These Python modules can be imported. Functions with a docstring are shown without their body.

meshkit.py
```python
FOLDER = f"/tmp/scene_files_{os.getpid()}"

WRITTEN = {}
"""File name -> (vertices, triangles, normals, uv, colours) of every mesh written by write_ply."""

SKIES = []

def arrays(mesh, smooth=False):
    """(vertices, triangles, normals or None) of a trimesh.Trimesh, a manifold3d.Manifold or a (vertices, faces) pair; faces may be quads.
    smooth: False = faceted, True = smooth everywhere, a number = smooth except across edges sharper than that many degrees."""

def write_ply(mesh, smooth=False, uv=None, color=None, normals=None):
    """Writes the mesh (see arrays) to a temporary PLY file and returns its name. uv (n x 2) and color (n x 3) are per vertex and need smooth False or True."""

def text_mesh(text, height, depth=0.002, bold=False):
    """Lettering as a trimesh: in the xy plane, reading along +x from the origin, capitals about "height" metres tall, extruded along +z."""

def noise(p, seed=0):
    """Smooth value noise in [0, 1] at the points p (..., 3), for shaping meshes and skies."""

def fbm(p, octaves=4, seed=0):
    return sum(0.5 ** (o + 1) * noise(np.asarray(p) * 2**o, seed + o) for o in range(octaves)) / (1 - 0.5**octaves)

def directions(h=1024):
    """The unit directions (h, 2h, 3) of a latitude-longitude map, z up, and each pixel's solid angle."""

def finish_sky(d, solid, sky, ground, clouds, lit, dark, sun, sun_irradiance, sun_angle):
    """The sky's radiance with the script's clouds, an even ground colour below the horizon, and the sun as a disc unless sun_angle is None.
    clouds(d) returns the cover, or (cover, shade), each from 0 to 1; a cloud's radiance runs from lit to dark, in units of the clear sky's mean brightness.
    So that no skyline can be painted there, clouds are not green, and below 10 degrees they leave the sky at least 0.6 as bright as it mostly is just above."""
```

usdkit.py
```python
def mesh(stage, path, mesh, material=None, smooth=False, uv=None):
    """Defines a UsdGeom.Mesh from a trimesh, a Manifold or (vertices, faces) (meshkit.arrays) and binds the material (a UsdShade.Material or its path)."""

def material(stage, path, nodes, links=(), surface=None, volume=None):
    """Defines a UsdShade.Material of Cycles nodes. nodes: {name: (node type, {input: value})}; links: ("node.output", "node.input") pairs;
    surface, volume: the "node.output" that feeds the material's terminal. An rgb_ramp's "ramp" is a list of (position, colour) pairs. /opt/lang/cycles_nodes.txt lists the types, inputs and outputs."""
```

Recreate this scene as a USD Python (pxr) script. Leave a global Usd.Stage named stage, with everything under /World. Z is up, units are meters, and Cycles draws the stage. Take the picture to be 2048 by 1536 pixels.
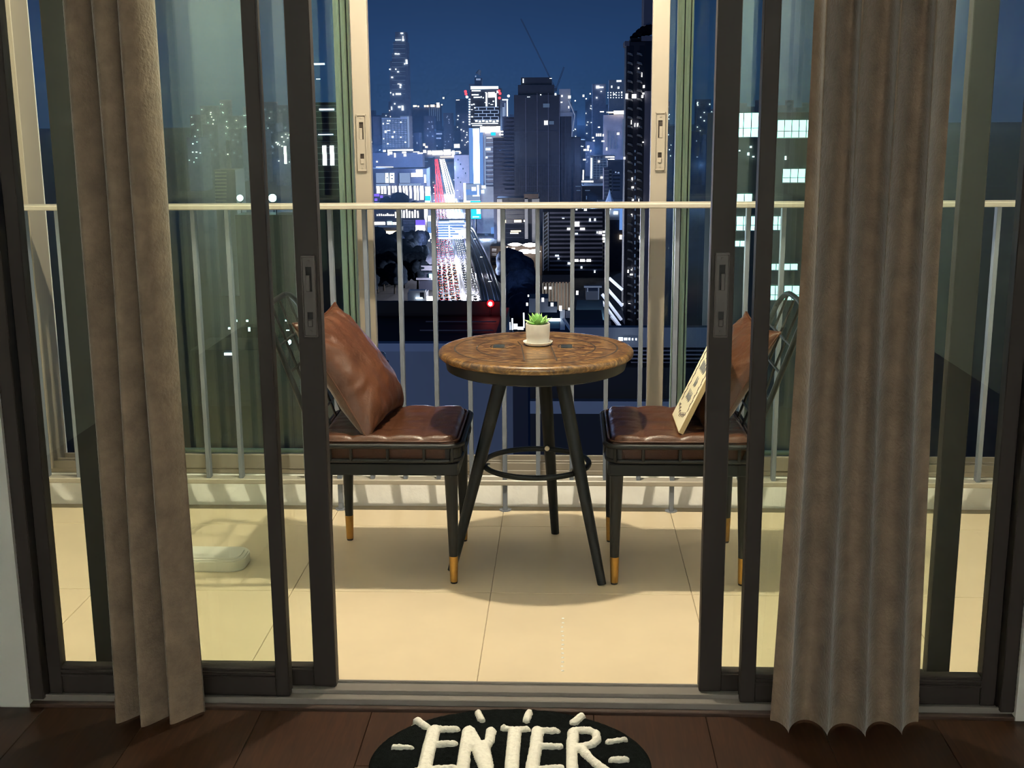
import math, random, numpy as np, trimesh, usdkit, meshkit
from shapely.geometry import Polygon, LineString, Point, box as sbox
from shapely.ops import unary_union
from pxr import Usd, UsdGeom, UsdLux, UsdShade, Gf, Sdf

stage = Usd.Stage.CreateInMemory()
UsdGeom.SetStageUpAxis(stage, 'Z')
UsdGeom.Xform.Define(stage, '/World')
rng = random.Random(7)
M4 = UsdShade.MaterialBindingAPI

# ------------------------------------------------------------------ camera
F, PITCH, YAW, ROLL, EYE = 2450.0, 12.5, 2.52, -0.41, 1.41
_p, _y, _r = (math.radians(a) for a in (PITCH, YAW, ROLL))
fw = np.array([-math.sin(_y) * math.cos(_p), math.cos(_y) * math.cos(_p), -math.sin(_p)])
rt0 = np.array([math.cos(_y), math.sin(_y), 0.0]); up0 = np.cross(rt0, fw)
rt = math.cos(_r) * rt0 + math.sin(_r) * up0
up = math.cos(_r) * up0 - math.sin(_r) * rt0
cam = UsdGeom.Camera.Define(stage, '/World/camera')
m = Gf.Matrix4d(*rt, 0, *up, 0, *(-fw), 0, 0, 0, EYE, 1)
cam.AddTransformOp().Set(m)
cam.CreateHorizontalApertureAttr(36.0)
cam.CreateFocalLengthAttr(36.0 * F / 2048)
cam.CreateClippingRangeAttr(Gf.Vec2f(0.05, 20000))
cam.CreateExposureAttr(0.0)


def at(x, y, Y):
    """The point at distance Y (metres beyond the viewer) that the photograph shows at x, y."""
    d = fw + rt * (x - 1024) / F - up * (y - 768) / F
    return np.array([0, 0, EYE]) + d * (Y / d[1])


# ------------------------------------------------------------------ sky and lamps
sky = usdkit.material(stage, '/World/Looks/night_sky', {
    'tc': ('texture_coordinate', {}), 'sep': ('separate_xyz', {}),
    'r': ('rgb_ramp', {'ramp': [(0.0, (.013, .046, .135)), (.02, (.013, .046, .138)), (.10, (.011, .031, .088)), (.3, (.007, .018, .052)), (1, (.004, .010, .03))]}),
    'bg': ('background_shader', {'strength': 1.0})},
    [('tc.generated', 'sep.vector'), ('sep.z', 'r.fac'), ('r.color', 'bg.color')], surface='bg.background')
dome = UsdLux.DomeLight.Define(stage, '/World/night_dome')
M4.Apply(dome.GetPrim()).Bind(sky)


def sphere_light(name, loc, radius, power, color):
    l = UsdLux.SphereLight.Define(stage, '/World/' + name)
    l.AddTranslateOp().Set(Gf.Vec3d(*map(float, loc)))
    l.CreateRadiusAttr(radius)
    l.CreateIntensityAttr(power)
    l.CreateColorAttr(Gf.Vec3f(*color))
    return l


LAMP = (-0.15, 3.57, 2.36)
sphere_light('balcony_lamp_light', LAMP, 0.035, 3600, (1.0, .885, .66))      # ceiling lamp of the balcony
room_fill = UsdLux.RectLight.Define(stage, '/World/added_room_light')          # unseen light added to brighten the back wall mirrored in the glass
room_fill.AddTranslateOp().Set(Gf.Vec3d(-0.1, -1.5, 2.30)); room_fill.AddRotateXOp().Set(-98.0)
room_fill.CreateWidthAttr(3.8); room_fill.CreateHeightAttr(0.3)
room_fill.CreateIntensityAttr(54.0); room_fill.CreateColorAttr(Gf.Vec3f(1.0, .99, .92))

# ------------------------------------------------------------------ materials
LOOK = {}


def mat(key, color, rough=.5, metal=0.0, var=0.0, scale=20.0, bump=0.0, bscale=None, stretch=(1, 1, 1), emit=None, es=0.0, **kw):
    """Principled material whose colour varies with noise by `var`, with fine bump."""
    if key in LOOK:
        return LOOK[key]
    c = np.array(color, float)
    nodes = {'p': ('principled_bsdf', {'base_color': tuple(c), 'roughness': rough, 'metallic': metal, **kw})}
    links = []
    if var or bump:
        nodes['tc'] = ('texture_coordinate', {})
        nodes['mp'] = ('mapping', {'scale': tuple(stretch)})
        links.append(('tc.object', 'mp.vector'))
    if var:
        nodes['n'] = ('noise_texture', {'scale': scale, 'detail': 5.0, 'roughness': .6})
        nodes['r'] = ('rgb_ramp', {'ramp': [(.3, tuple(np.clip(c * (1 - var), 0, 1))), (.7, tuple(np.clip(c * (1 + var), 0, 1)))]})
        links += [('mp.vector', 'n.vector'), ('n.fac', 'r.fac'), ('r.color', 'p.base_color')]
    if bump:
        nodes['nb'] = ('noise_texture', {'scale': bscale or scale * 3, 'detail': 4.0})
        nodes['b'] = ('bump', {'strength': bump, 'distance': .004})
        links += [('mp.vector', 'nb.vector'), ('nb.fac', 'b.height'), ('b.normal', 'p.normal')]
    if emit is not None:
        nodes['p'][1].update({'emission_color': tuple(emit), 'emission_strength': es})
    LOOK[key] = usdkit.material(stage, '/World/Looks/' + key, nodes, links, surface='p.BSDF')
    return LOOK[key]


def glow(key, color, strength):
    if key not in LOOK:
        LOOK[key] = usdkit.material(stage, '/World/Looks/' + key, {'e': ('emission', {'color': tuple(color), 'strength': strength})}, surface='e.emission')
    return LOOK[key]


def glass(key, tint, ior):
    LOOK[key] = usdkit.material(stage, '/World/Looks/' + key, {
        't': ('transparent_bsdf', {'color': tint}), 'g': ('glossy_bsdf', {'color': (.86, 1, .90), 'roughness': 0.0}),
        'f': ('fresnel', {'IOR': ior}), 'm': ('mix_closure', {})},
        [('f.fac', 'm.fac'), ('t.BSDF', 'm.closure1'), ('g.BSDF', 'm.closure2')], surface='m.closure')
    return LOOK[key]


glass('door_glass', (.93, .98, .92), 1.72)
glass('window_glass', (.86, .95, .92), 1.55)
mat('dark_aluminium', (.023, .0172, .0155), .55, .0, specular_ior_level=.22)
mat('handle_aluminium', (.055, .044, .040), .45)
mat('slot_dark', (.005, .004, .004), .8)
mat('beige_brightened', (.80, .80, .56), .42)  # beige frame copy, brightened and greened for light through the front glass
mat('beige_aluminium', (.30, .262, .215), .42)
mat('sill_aluminium', (.20, .18, .165), .4, .3)
mat('lip_brown', (.035, .018, .013), .4)
mat('rail_paint', (.45, .415, .35), .35)
mat('bar_steel', (.175, .20, .25), .35)
mat('curb_paint', (.95, .94, .91), .6, var=.06, scale=9, bump=.6, bscale=30)
mat('gutter_shade', (.34, .29, .21), .8, var=.12, scale=14)  # cement darkened: the strip's shade is put into the colour
mat('tile_a', (.70, .585, .40), .32, var=.035, scale=5, bump=.02, bscale=60)
mat('tile_b', (.685, .575, .40), .33, var=.04, scale=4, bump=.02, bscale=60)
mat('tile_c', (.71, .59, .41), .31, var=.03, scale=6, bump=.02, bscale=60)
mat('grout', (.36, .29, .19), .85, var=.15, scale=30)
mat('white_paint', (.90, .89, .86), .75, var=.02, scale=4)
mat('room_paint', (.70, .72, .68), .8, var=.02, scale=3)
for k, c in (('a', (.024, .0090, .0042)), ('b', (.019, .0072, .0034)), ('c', (.028, .0105, .005))):
    LOOK['plank_' + k] = usdkit.material(stage, '/World/Looks/plank_' + k, {
        'tc': ('texture_coordinate', {}), 'mp': ('mapping', {'scale': (30, 2.2, 30)}),
        'n': ('noise_texture', {'scale': 3.0, 'detail': 8.0, 'roughness': .7, 'distortion': .6}),
        'r': ('rgb_ramp', {'ramp': [(.25, tuple(x * .55 for x in c)), (.5, c), (.72, tuple(x * 1.6 for x in c)), (.8, tuple(min(1, x * 2.6) for x in c))]}),
        'b': ('bump', {'strength': .15, 'distance': .002}),
        'p': ('principled_bsdf', {'roughness': .5, 'specular_ior_level': .14})},
        [('tc.object', 'mp.vector'), ('mp.vector', 'n.vector'), ('n.fac', 'r.fac'), ('r.color', 'p.base_color'), ('n.fac', 'b.height'), ('b.normal', 'p.normal')], surface='p.BSDF')
LOOK['table_wood'] = usdkit.material(stage, '/World/Looks/table_wood', {
    'tc': ('texture_coordinate', {}), 'mp': ('mapping', {'scale': (1.0, 2.2, 1.0), 'rotation': (0, 0, .3)}),
    'n': ('noise_texture', {'scale': 15.0, 'detail': 7.0, 'roughness': .66, 'distortion': 3.0}),
    'n2': ('noise_texture', {'scale': 7.0, 'detail': 4.0, 'distortion': 1.0}),
    'r': ('rgb_ramp', {'ramp': [(.34, (.030, .012, .003)), (.45, (.090, .040, .011)), (.53, (.17, .086, .024)), (.66, (.36, .21, .070))]}),
    'r2': ('rgb_ramp', {'ramp': [(.3, (.62, .58, .55)), (.7, (1.12, 1.1, 1.05))]}),
    'mx': ('mix', {'mix_type': 'multiply', 'fac': 1.0}),
    'p': ('principled_bsdf', {'roughness': .34, 'coat_weight': .25, 'coat_roughness': .15})},
    [('tc.object', 'mp.vector'), ('mp.vector', 'n.vector'), ('mp.vector', 'n2.vector'), ('n.fac', 'r.fac'), ('n2.fac', 'r2.fac'), ('r.color', 'mx.color1'), ('r2.color', 'mx.color2'), ('mx.color', 'p.base_color')], surface='p.BSDF')
mat('table_metal', (.0045, .006, .0075), .5, specular_ior_level=.3)
mat('inlay_black', (.020, .012, .008), .7)
mat('inlay_metal', (.03, .035, .03), .25)
mat('bolt_steel', (.6, .58, .54), .3, .9)
mat('chair_metal', (.004, .005, .0062), .45, specular_ior_level=.35)
mat('brass', (.42, .23, .055), .3, .85, var=.1, scale=60)
mat('seat_leather', (.058, .0205, .0088), .36, var=.22, scale=10, bump=.25, bscale=160, coat_weight=.1, coat_roughness=.2, specular_ior_level=.4)
mat('pillow_leather', (.066, .0215, .0085), .42, var=.25, scale=7, bump=.3, bscale=120, coat_weight=.05, coat_roughness=.25, specular_ior_level=.35)
mat('pillow_suede', (.075, .036, .018), .9, var=.4, scale=30, bump=.5, bscale=90, sheen_weight=.3)
mat('sign_cream', (.80, .74, .52), .55, var=.03, scale=12)
mat('sign_edge', (.68, .52, .28), .6)
mat('sign_grey', (.20, .20, .19), .6)
mat('sign_brown', (.16, .12, .09), .6, var=.4, scale=80)
mat('pot_white', (.97, .95, .88), .5, var=.03, scale=30)
mat('soil', (.06, .022, .012), .95, var=.5, scale=120)
LOOK['succulent_leaf'] = usdkit.material(stage, '/World/Looks/succulent_leaf', {
    'g': ('geometry', {}), 'n': ('noise_texture', {'scale': 60.0, 'detail': 3.0}),
    'r': ('rgb_ramp', {'ramp': [(.3, (.22, .55, .11)), (.7, (.52, .82, .36))]}),
    'p': ('principled_bsdf', {'roughness': .45}), 't': ('translucent_bsdf', {'color': (.3, .6, .12)}), 'm': ('mix_closure', {'fac': .2})},
    [('g.position', 'n.vector'), ('n.fac', 'r.fac'), ('r.color', 'p.base_color'), ('p.BSDF', 'm.closure1'), ('t.BSDF', 'm.closure2')], surface='m.closure')
mat('leaf_tip', (.55, .78, .40), .5)
mat('rug_black', (.006, .0072, .0072), .95, var=.5, scale=90, bump=.8, bscale=400, specular_ior_level=0.0)
mat('rug_cream', (.97, .93, .83), .95, var=.05, scale=60, bump=.3, bscale=300)
mat('curtain_velvet', (.15, .105, .07), .9, var=.25, scale=22, bump=.5, bscale=120, sheen_weight=.5, sheen_roughness=.4)
mat('glint', (.9, .88, .8), .05, specular_ior_level=.8)
mat('white_plastic', (.78, .76, .68), .35)

# ------------------------------------------------------------------ mesh helpers
class MB:
    def __init__(s): s.v, s.f, s.n = [], [], 0
    def add(s, v, f=None):
        if f is None: v, f = np.asarray(v.vertices), np.asarray(v.faces)
        v, f = np.asarray(v, float), np.asarray(f, int)
        if f.shape[1] == 4: f = np.vstack([f[:, [0, 1, 2]], f[:, [0, 2, 3]]])
        s.v.append(v); s.f.append(f + s.n); s.n += len(v); return s
    def box(s, lo, hi, bevel=0.0):
        lo, hi = np.minimum(lo, hi).astype(float), np.maximum(lo, hi).astype(float)
        if bevel <= 0:
            x0, y0, z0 = lo; x1, y1, z1 = hi
            v = [(x0, y0, z0), (x1, y0, z0), (x1, y1, z0), (x0, y1, z0), (x0, y0, z1), (x1, y0, z1), (x1, y1, z1), (x0, y1, z1)]
            return s.add(v, [(0, 3, 2, 1), (4, 5, 6, 7), (0, 1, 5, 4), (1, 2, 6, 5), (2, 3, 7, 6), (3, 0, 4, 7)])
        b = min(bevel, *(hi - lo) * .45); c, h = (lo + hi) / 2, (hi - lo) / 2
        pts = [c + np.array([sx, sy, sz]) * (h - b * np.array(o)) for sx in (-1, 1) for sy in (-1, 1) for sz in (-1, 1) for o in ((0, 1, 1), (1, 0, 1), (1, 1, 0))]
        return s.add(trimesh.Trimesh(pts).convex_hull)
    def tube(s, pts, r, n=10, closed=False, caps=True):
        p = np.asarray(pts, float); k = len(p); r = np.broadcast_to(r, (k,))
        t = (np.roll(p, -1, 0) - np.roll(p, 1, 0)) if closed else np.gradient(p, axis=0)
        t /= np.linalg.norm(t, axis=1, keepdims=True) + 1e-12
        a = np.cross(t[0], [0, 0, 1.0] if abs(t[0][2]) < .9 else [1.0, 0, 0]); A = []
        for i in range(k):
            a = a - t[i] * (a @ t[i]); a /= np.linalg.norm(a); A.append(a)
        A = np.array(A); B = np.cross(t, A); g = np.arange(n) * 2 * np.pi / n
        v = (p[:, None] + r[:, None, None] * (np.cos(g)[None, :, None] * A[:, None] + np.sin(g)[None, :, None] * B[:, None])).reshape(-1, 3)
        f = []
        for i in range(k if closed else k - 1):
            j = (i + 1) % k
            for q in range(n):
                w = (q + 1) % n; f.append((i * n + q, i * n + w, j * n + w, j * n + q))
        s.add(v, f)
        if caps and not closed:
            for e, o in ((0, -1), (k - 1, 1)):
                ring = v[e * n:(e + 1) * n]; vv = np.vstack([ring, p[e]])
                s.add(vv, [(q, (q + 1) % n, n) if o > 0 else ((q + 1) % n, q, n) for q in range(n)])
        return s
    def lathe(s, prof, n=48, c=(0, 0, 0)):
        prof = np.asarray(prof, float); g = np.arange(n) * 2 * np.pi / n
        v = np.stack([prof[:, :1] * np.cos(g), prof[:, :1] * np.sin(g), np.broadcast_to(prof[:, 1:], (len(prof), n))], -1).reshape(-1, 3) + np.array(c)
        f = [(i * n + q, i * n + (q + 1) % n, (i + 1) * n + (q + 1) % n, (i + 1) * n + q) for i in range(len(prof) - 1) for q in range(n)]
        return s.add(v, f)
    def prism(s, poly, depth, T=None):
        for g in getattr(poly, 'geoms', [poly]):
            if g.is_empty or g.area < 1e-12: continue
            t = trimesh.creation.extrude_polygon(g, depth, engine='earcut')
            if T is not None: t.apply_transform(T)
            s.add(t)
        return s
    def grid(s, P):
        a, b = P.shape[:2]; i = np.arange(a * b).reshape(a, b)
        f = np.stack([i[:-1, :-1], i[1:, :-1], i[1:, 1:], i[:-1, 1:]], -1).reshape(-1, 4)
        return s.add(P.reshape(-1, 3), f)
    def get(s, T=None):
        v = np.vstack(s.v)
        if T is not None: v = v @ np.asarray(T)[:3, :3].T + np.asarray(T)[:3, 3]
        return v, np.vstack(s.f)


TAKEN, BASE = {}, {}
def numbered(parent, name):
    k = TAKEN.get((parent, name), -1) + 1; TAKEN[(parent, name)] = k
    return f'{parent}/{name}' + (f'_{k:03d}' if k else '')
def path_of(p): return str(p.GetPath()) if p is not None else '/World'
def tag(p, label=None, cat=None, group=None, kind=None):
    for k, v in (('label', label), ('category', cat), ('group', group), ('kind', kind)):
        if v: p.SetCustomDataByKey(k, v)
    return p
def obj(name, mb, look, parent=None, smooth=False, label=None, cat=None, group=None, kind=None):
    g = usdkit.mesh(stage, numbered(path_of(parent), name), mb.get() if isinstance(mb, MB) else mb, LOOK[look] if isinstance(look, str) else look, smooth=smooth)
    return tag(g.GetPrim(), label, cat, group, kind)
def thing(name, label, cat, loc=(0, 0, 0), rz=0.0, group=None, kind=None):
    x = UsdGeom.Xform.Define(stage, numbered('/World', name)); BASE[x.GetPrim().GetName()] = name
    x.AddTranslateOp().Set(Gf.Vec3d(*map(float, loc)))
    if rz: x.AddRotateZOp().Set(float(rz))
    return tag(x.GetPrim(), label, cat, group, kind)
def dup(root, label, loc, rz=0.0, group=None, scale=None):
    was = root.GetCustomData(); n = BASE[root.GetName()]
    r = thing(n, label or was['label'], was['category'], loc, rz, group or was.get('group'))
    if scale: UsdGeom.Xformable(r).AddScaleOp().Set(Gf.Vec3f(scale, scale, scale))
    r.GetReferences().AddInternalReference(root.GetPath()); r.SetInstanceable(True)
    return r
def bx(lo, hi, bevel=0.0): return MB().box(lo, hi, bevel)
def XY(p): return np.array([[1, 0, 0, 0], [0, 0, -1, p], [0, 1, 0, 0], [0, 0, 0, 1.0]])   # polygon (x, z) extruded towards the viewer from y = p

exec_city = True

# ================================================================== ROOM SHELL
Y_DOOR, Y_CURB = 2.72, 4.30
XL, XR = -1.95, 1.70
# interior floor of wooden planks
fl = thing('floor', 'dark brown wooden plank floor inside the room', 'floor', kind='structure')
obj('subfloor', bx((-2.2, -2.6, -.05), (2.2, 2.70, -.012)), 'slot_dark', fl)
PW = .267
k = 0
x = -.463 - PW * 7
while x < 2.2:
    off = (0.0, .55, .9, .25)[k % 4]
    y = 2.698 - off if off else 2.698
    segs = [(2.698 - off, 2.698)] if off else []
    y1 = 2.698 - off
    while y1 > -2.6:
        segs.append((max(-2.6, y1 - 1.2), y1)); y1 -= 1.2
    for (a, b) in segs:
        lo, hi = max(-2.2, x + .0006), min(2.2, x + PW - .0006)
        if hi - lo > .01: obj('plank', bx((lo, a + .0006, -.012), (hi, b - .0006, 0), .0012), 'plank_' + 'abc'[rng.randrange(3)], fl)
    x += PW; k += 1
# balcony floor of square tiles on grout
bf = thing('balcony_floor', 'cream square floor tiles of the balcony', 'floor', kind='structure')
obj('grout_bed', bx((XL, 2.80, -.06), (XR, 4.235, -.003)), 'grout', bf)
xs = sorted({XL, XR, *[v for v in (-.2203 + .602 * i for i in range(-4, 5)) if XL + .05 < v < XR - .05]})
ys = [2.80, 2.86, 3.455, 4.06, 4.235]
for i in range(len(xs) - 1):
    for j in range(len(ys) - 1):
        obj('tile', bx((xs[i] + .0012, ys[j] + .0012, -.012), (xs[i + 1] - .0012, ys[j + 1] - .0012, 0), .0008), 'tile_' + 'abc'[(i * 3 + j * 5) % 3], bf)
obj('gutter', bx((XL, 4.235, -.06), (XR, Y_CURB + .01, -.006)), 'gutter_shade', bf, label='cement gutter strip, its shade put into the colour')
# balcony curb with uneven plaster
P = []
gx = np.linspace(XL, XR, 220)
prof = [(Y_CURB - .002, -.06), (Y_CURB - .002, -.005), (Y_CURB, .008), (Y_CURB + .008, .03), (Y_CURB + .017, .055), (Y_CURB + .027, .085), (Y_CURB + .036, .101), (Y_CURB + .05, .106), (Y_CURB + .24, .106), (Y_CURB + .24, -.06)]
for (yy, zz) in prof:
    q = np.stack([gx, np.full_like(gx, yy), np.full_like(gx, zz)], -1)
    if yy < 4.34 and zz > -.01:
        n = meshkit.fbm(np.stack([gx * 9, np.full_like(gx, zz * 60), gx * 0], -1), 3, 5) - .5
        q[:, 1] += n * .010
    P.append(q)
obj('trim_1', MB().grid(np.array(P)[:, ::-1]), 'curb_paint', smooth=40, label='white plastered curb under the balcony windows', cat='curb', kind='structure')
# ceilings and walls
obj('ceiling', bx((-2.2, -2.6, 2.6), (2.2, 2.70, 2.7)), 'room_paint', label='pale ceiling of the room', cat='ceiling', kind='structure')
obj('balcony_ceiling', bx((XL - .1, 2.70, 2.85), (XR + .1, 4.56, 3.0)), 'white_paint', label='white balcony ceiling', cat='ceiling', kind='structure')
obj('wall_back', bx((-2.2, -2.7, -.05), (2.2, -2.6, 2.7)), 'room_paint', label='pale wall behind the viewer', cat='wall', kind='structure')
obj('wall_left', bx((-2.3, -2.7, -.05), (-2.2, 2.86, 2.7)), 'room_paint', label='pale left wall of the room', cat='wall', kind='structure')
obj('wall_right', bx((2.2, -2.7, -.05), (2.3, 2.86, 2.7)), 'room_paint', label='pale right wall of the room', cat='wall', kind='structure')
obj('wall_door_left', bx((-2.2, 2.70, -.05), (-1.305, 2.86, 2.9)), 'white_paint', label='white wall left of the sliding doors', cat='wall', kind='structure')
obj('wall_door_right', bx((1.065, 2.70, -.05), (2.2, 2.86, 2.9)), 'white_paint', label='white wall right of the sliding doors', cat='wall', kind='structure')
obj('wall_door_top', bx((-1.305, 2.70, 2.30), (1.065, 2.86, 2.9)), 'white_paint', label='white wall above the sliding doors', cat='wall', kind='structure')
obj('wall_balcony_left', bx((XL - .1, 2.86, -.1), (XL, 4.56, 2.85)), 'white_paint', label='white left end wall of the balcony', cat='wall', kind='structure')
obj('wall_balcony_right', bx((XR, 2.86, -.1), (XR + .1, 4.56, 2.85)), 'white_paint', label='white right end wall of the balcony', cat='wall', kind='structure')
obj('wall_balcony_top', bx((XL, 4.30, 2.30), (XR, 4.54, 2.85)), 'white_paint', label='white lintel above the balcony windows', cat='wall', kind='structure')

# door frame: threshold with tracks, jambs and head
tr = thing('trim_2', 'dark aluminium threshold and frame of the sliding doors', 'door frame', kind='structure')
obj('threshold', MB().box((-1.305, 2.735, -.03), (1.065, 2.83, .014), .002), 'sill_aluminium', tr)
obj('groove', bx((-1.305, 2.7275, -.03), (1.065, 2.735, .004)), 'slot_dark', tr)
obj('front_rib', bx((-1.305, 2.7205, -.03), (1.065, 2.7275, .0215), .0015), 'sill_aluminium', tr)
obj('front_lip', bx((-1.305, 2.7015, -.03), (1.065, 2.7205, .007), .002), 'lip_brown', tr, label='dark brown front lip')
obj('track_rib', MB().box((-1.305, 2.762, .012), (1.065, 2.768, .024), .001), 'sill_aluminium', tr)
obj('track_rib', MB().box((-1.305, 2.822, .010), (1.065, 2.828, .020), .001), 'sill_aluminium', tr)
obj('jamb', bx((-1.305, 2.71, .014), (-1.272, 2.85, 2.30), .002), 'dark_aluminium', tr)
obj('jamb', bx((1.032, 2.71, .014), (1.065, 2.85, 2.30), .002), 'dark_aluminium', tr)
obj('head', bx((-1.272, 2.71, 2.272), (1.032, 2.85, 2.30), .002), 'dark_aluminium', tr)


def handle_plate(parent, cx, y, z0, z1, w, look, dark, side, mirror, name='handle'):
    """A flush pull: a plate with a long slot and a lock slot; `side` = -1 faces the viewer."""
    H = z1 - z0
    plate = sbox(cx - w / 2, z0, cx + w / 2, z1).buffer(-.002).buffer(.002)
    s0, s1 = z1 - H * .44, z1 - H * .14
    slot = sbox(cx - w * .22, s0, cx + w * .22, s1)
    lock = sbox(cx - w * .20, z0 + H * .22, cx + w * .20, z0 + H * .31)
    h = obj(name, MB().prism(plate.difference(slot).difference(lock), .004, XY(y)), look, parent)
    rim = MB()
    for (xa, xb, za, zb) in ((cx - w / 2, cx + w / 2, z1 - .006, z1), (cx - w / 2, cx + w / 2, z0, z0 + .005), (cx - w / 2, cx - w / 2 + .003, z0, z1), (cx + w / 2 - .003, cx + w / 2, z0, z1)):
        rim.box((xa, y - .0075, za), (xb, y - .003, zb), .001)
    obj('rim', rim, look, h)
    obj('slot', bx((cx - w * .22, y - .0012, s0), (cx + w * .22, y - .0002, s1)), dark, h, label='dark finger slot')
    m_ = -1 if mirror else 1
    a, b = sorted((cx - w * .22 * m_, cx + w * .08 * m_))
    obj('finger_lip', bx((a, y - .006, s0), (b, y - .001, s0 + (s1 - s0) * .66), .001), look, h)
    obj('lock_slot', bx((cx - w * .2, y - .0012, z0 + H * .22), (cx + w * .2, y - .0002, z0 + H * .31)), dark, h)
    obj('thumb_catch', bx((cx - w * .19, y - .008, z0 + H * .13), (cx + w * .19, y - .003, z0 + H * .22), .002), look, h)
    sc = MB()
    for zz in (z1 - H * .07, z0 + H * .07): sc.tube([(cx, y - .006, zz), (cx, y - .003, zz)], .0035, 10)
    obj('screw', sc, look, h)


def panel(name, label, x0, x1, y, w_l, w_r, zb, zt, bot, look, gl, depth, handle=None, kind='structure', cat='sliding door', grooves=()):
    """A sliding glass panel whose front face stands at y."""
    t = thing(name, label, cat, kind=kind)
    obj('stile', bx((x0, y, zb), (x0 + w_l, y + depth, zt), .002), look, t)
    obj('stile', bx((x1 - w_r, y, zb), (x1, y + depth, zt), .002), look, t)
    obj('bottom_rail', bx((x0 + w_l, y + .003, zb), (x1 - w_r, y + depth - .003, bot), .002), look, t)
    obj('top_rail', bx((x0 + w_l, y + .003, zt - .06), (x1 - w_r, y + depth - .003, zt), .002), look, t)
    for gz in grooves:
        obj('glazing_bead', bx((x0 + w_l, y - .002, gz), (x1 - w_r, y + .006, gz + .006), .001), look, t)
    yc = y + depth * .5
    obj('glass_pane', MB().add([(x0 + w_l - .008, yc, bot - .008), (x1 - w_r + .008, yc, bot - .008), (x1 - w_r + .008, yc, zt - .052), (x0 + w_l - .008, yc, zt - .052)], [(0, 1, 2, 3)]), gl, t)
    if handle: handle_plate(t, *handle)
    return t


DA = 'dark_aluminium'
panel('door_1', 'fixed dark framed glass panel on the left, nearest the room', -1.27, -.671, 2.74, .033, .033, .016, 2.27, .088, DA, 'door_glass', .036, grooves=(.062, .074))
panel('door_2', 'dark sliding glass door with flush pull pushed open to the left', -1.172, -.567, 2.80, .055, .056, .014, 2.27, .066, DA, 'door_glass', .036, handle=(-.592, 2.80, .90, 1.092, .032, 'handle_aluminium', 'slot_dark', -1, False), grooves=(.055,))
panel('door_3', 'dark sliding glass door with lock pull pushed open to the right', .332, .937, 2.80, .054, .055, .014, 2.27, .066, DA, 'door_glass', .036, handle=(.358, 2.80, .90, 1.096, .032, 'handle_aluminium', 'slot_dark', -1, True), grooves=(.055,))
panel('door_4', 'fixed dark framed glass panel on the right beside the curtain', .424, 1.03, 2.74, .036, .036, .016, 2.27, .088, DA, 'door_glass', .036, grooves=(.062, .074))

# outer windows: beige frames, two panels stacked on each side, the middle open
BA = 'beige_aluminium'
wf = thing('trim_3', 'beige aluminium sill and frame of the balcony windows', 'window frame', kind='structure')
obj('sill', MB().box((XL, Y_CURB + .036, .104), (XR, 4.46, .122), .002), BA, wf)
obj('sill_rib', MB().box((XL, Y_CURB + .037, .122), (XR, Y_CURB + .044, .150), .001), BA, wf)
obj('sill_rib', MB().box((XL, 4.376, .122), (XR, 4.384, .148), .001), BA, wf)
obj('sill_rib', MB().box((XL, 4.440, .122), (XR, 4.450, .150), .001), BA, wf)
obj('jamb', bx((XL, 4.32, .122), (XL + .04, 4.46, 2.30), .002), BA, wf)
obj('jamb', bx((XR - .04, 4.32, .122), (XR, 4.46, 2.30), .002), BA, wf)
panel('window_1', 'beige framed sliding window pushed left, with flush pull facing the balcony', -1.48, -.679, 4.330, .058, .058, .124, 2.28, .178, BA, 'window_glass', .036, handle=(-.709, 4.330, 1.212, 1.408, .034, BA, 'inlay_black', -1, False), cat='window')
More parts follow.
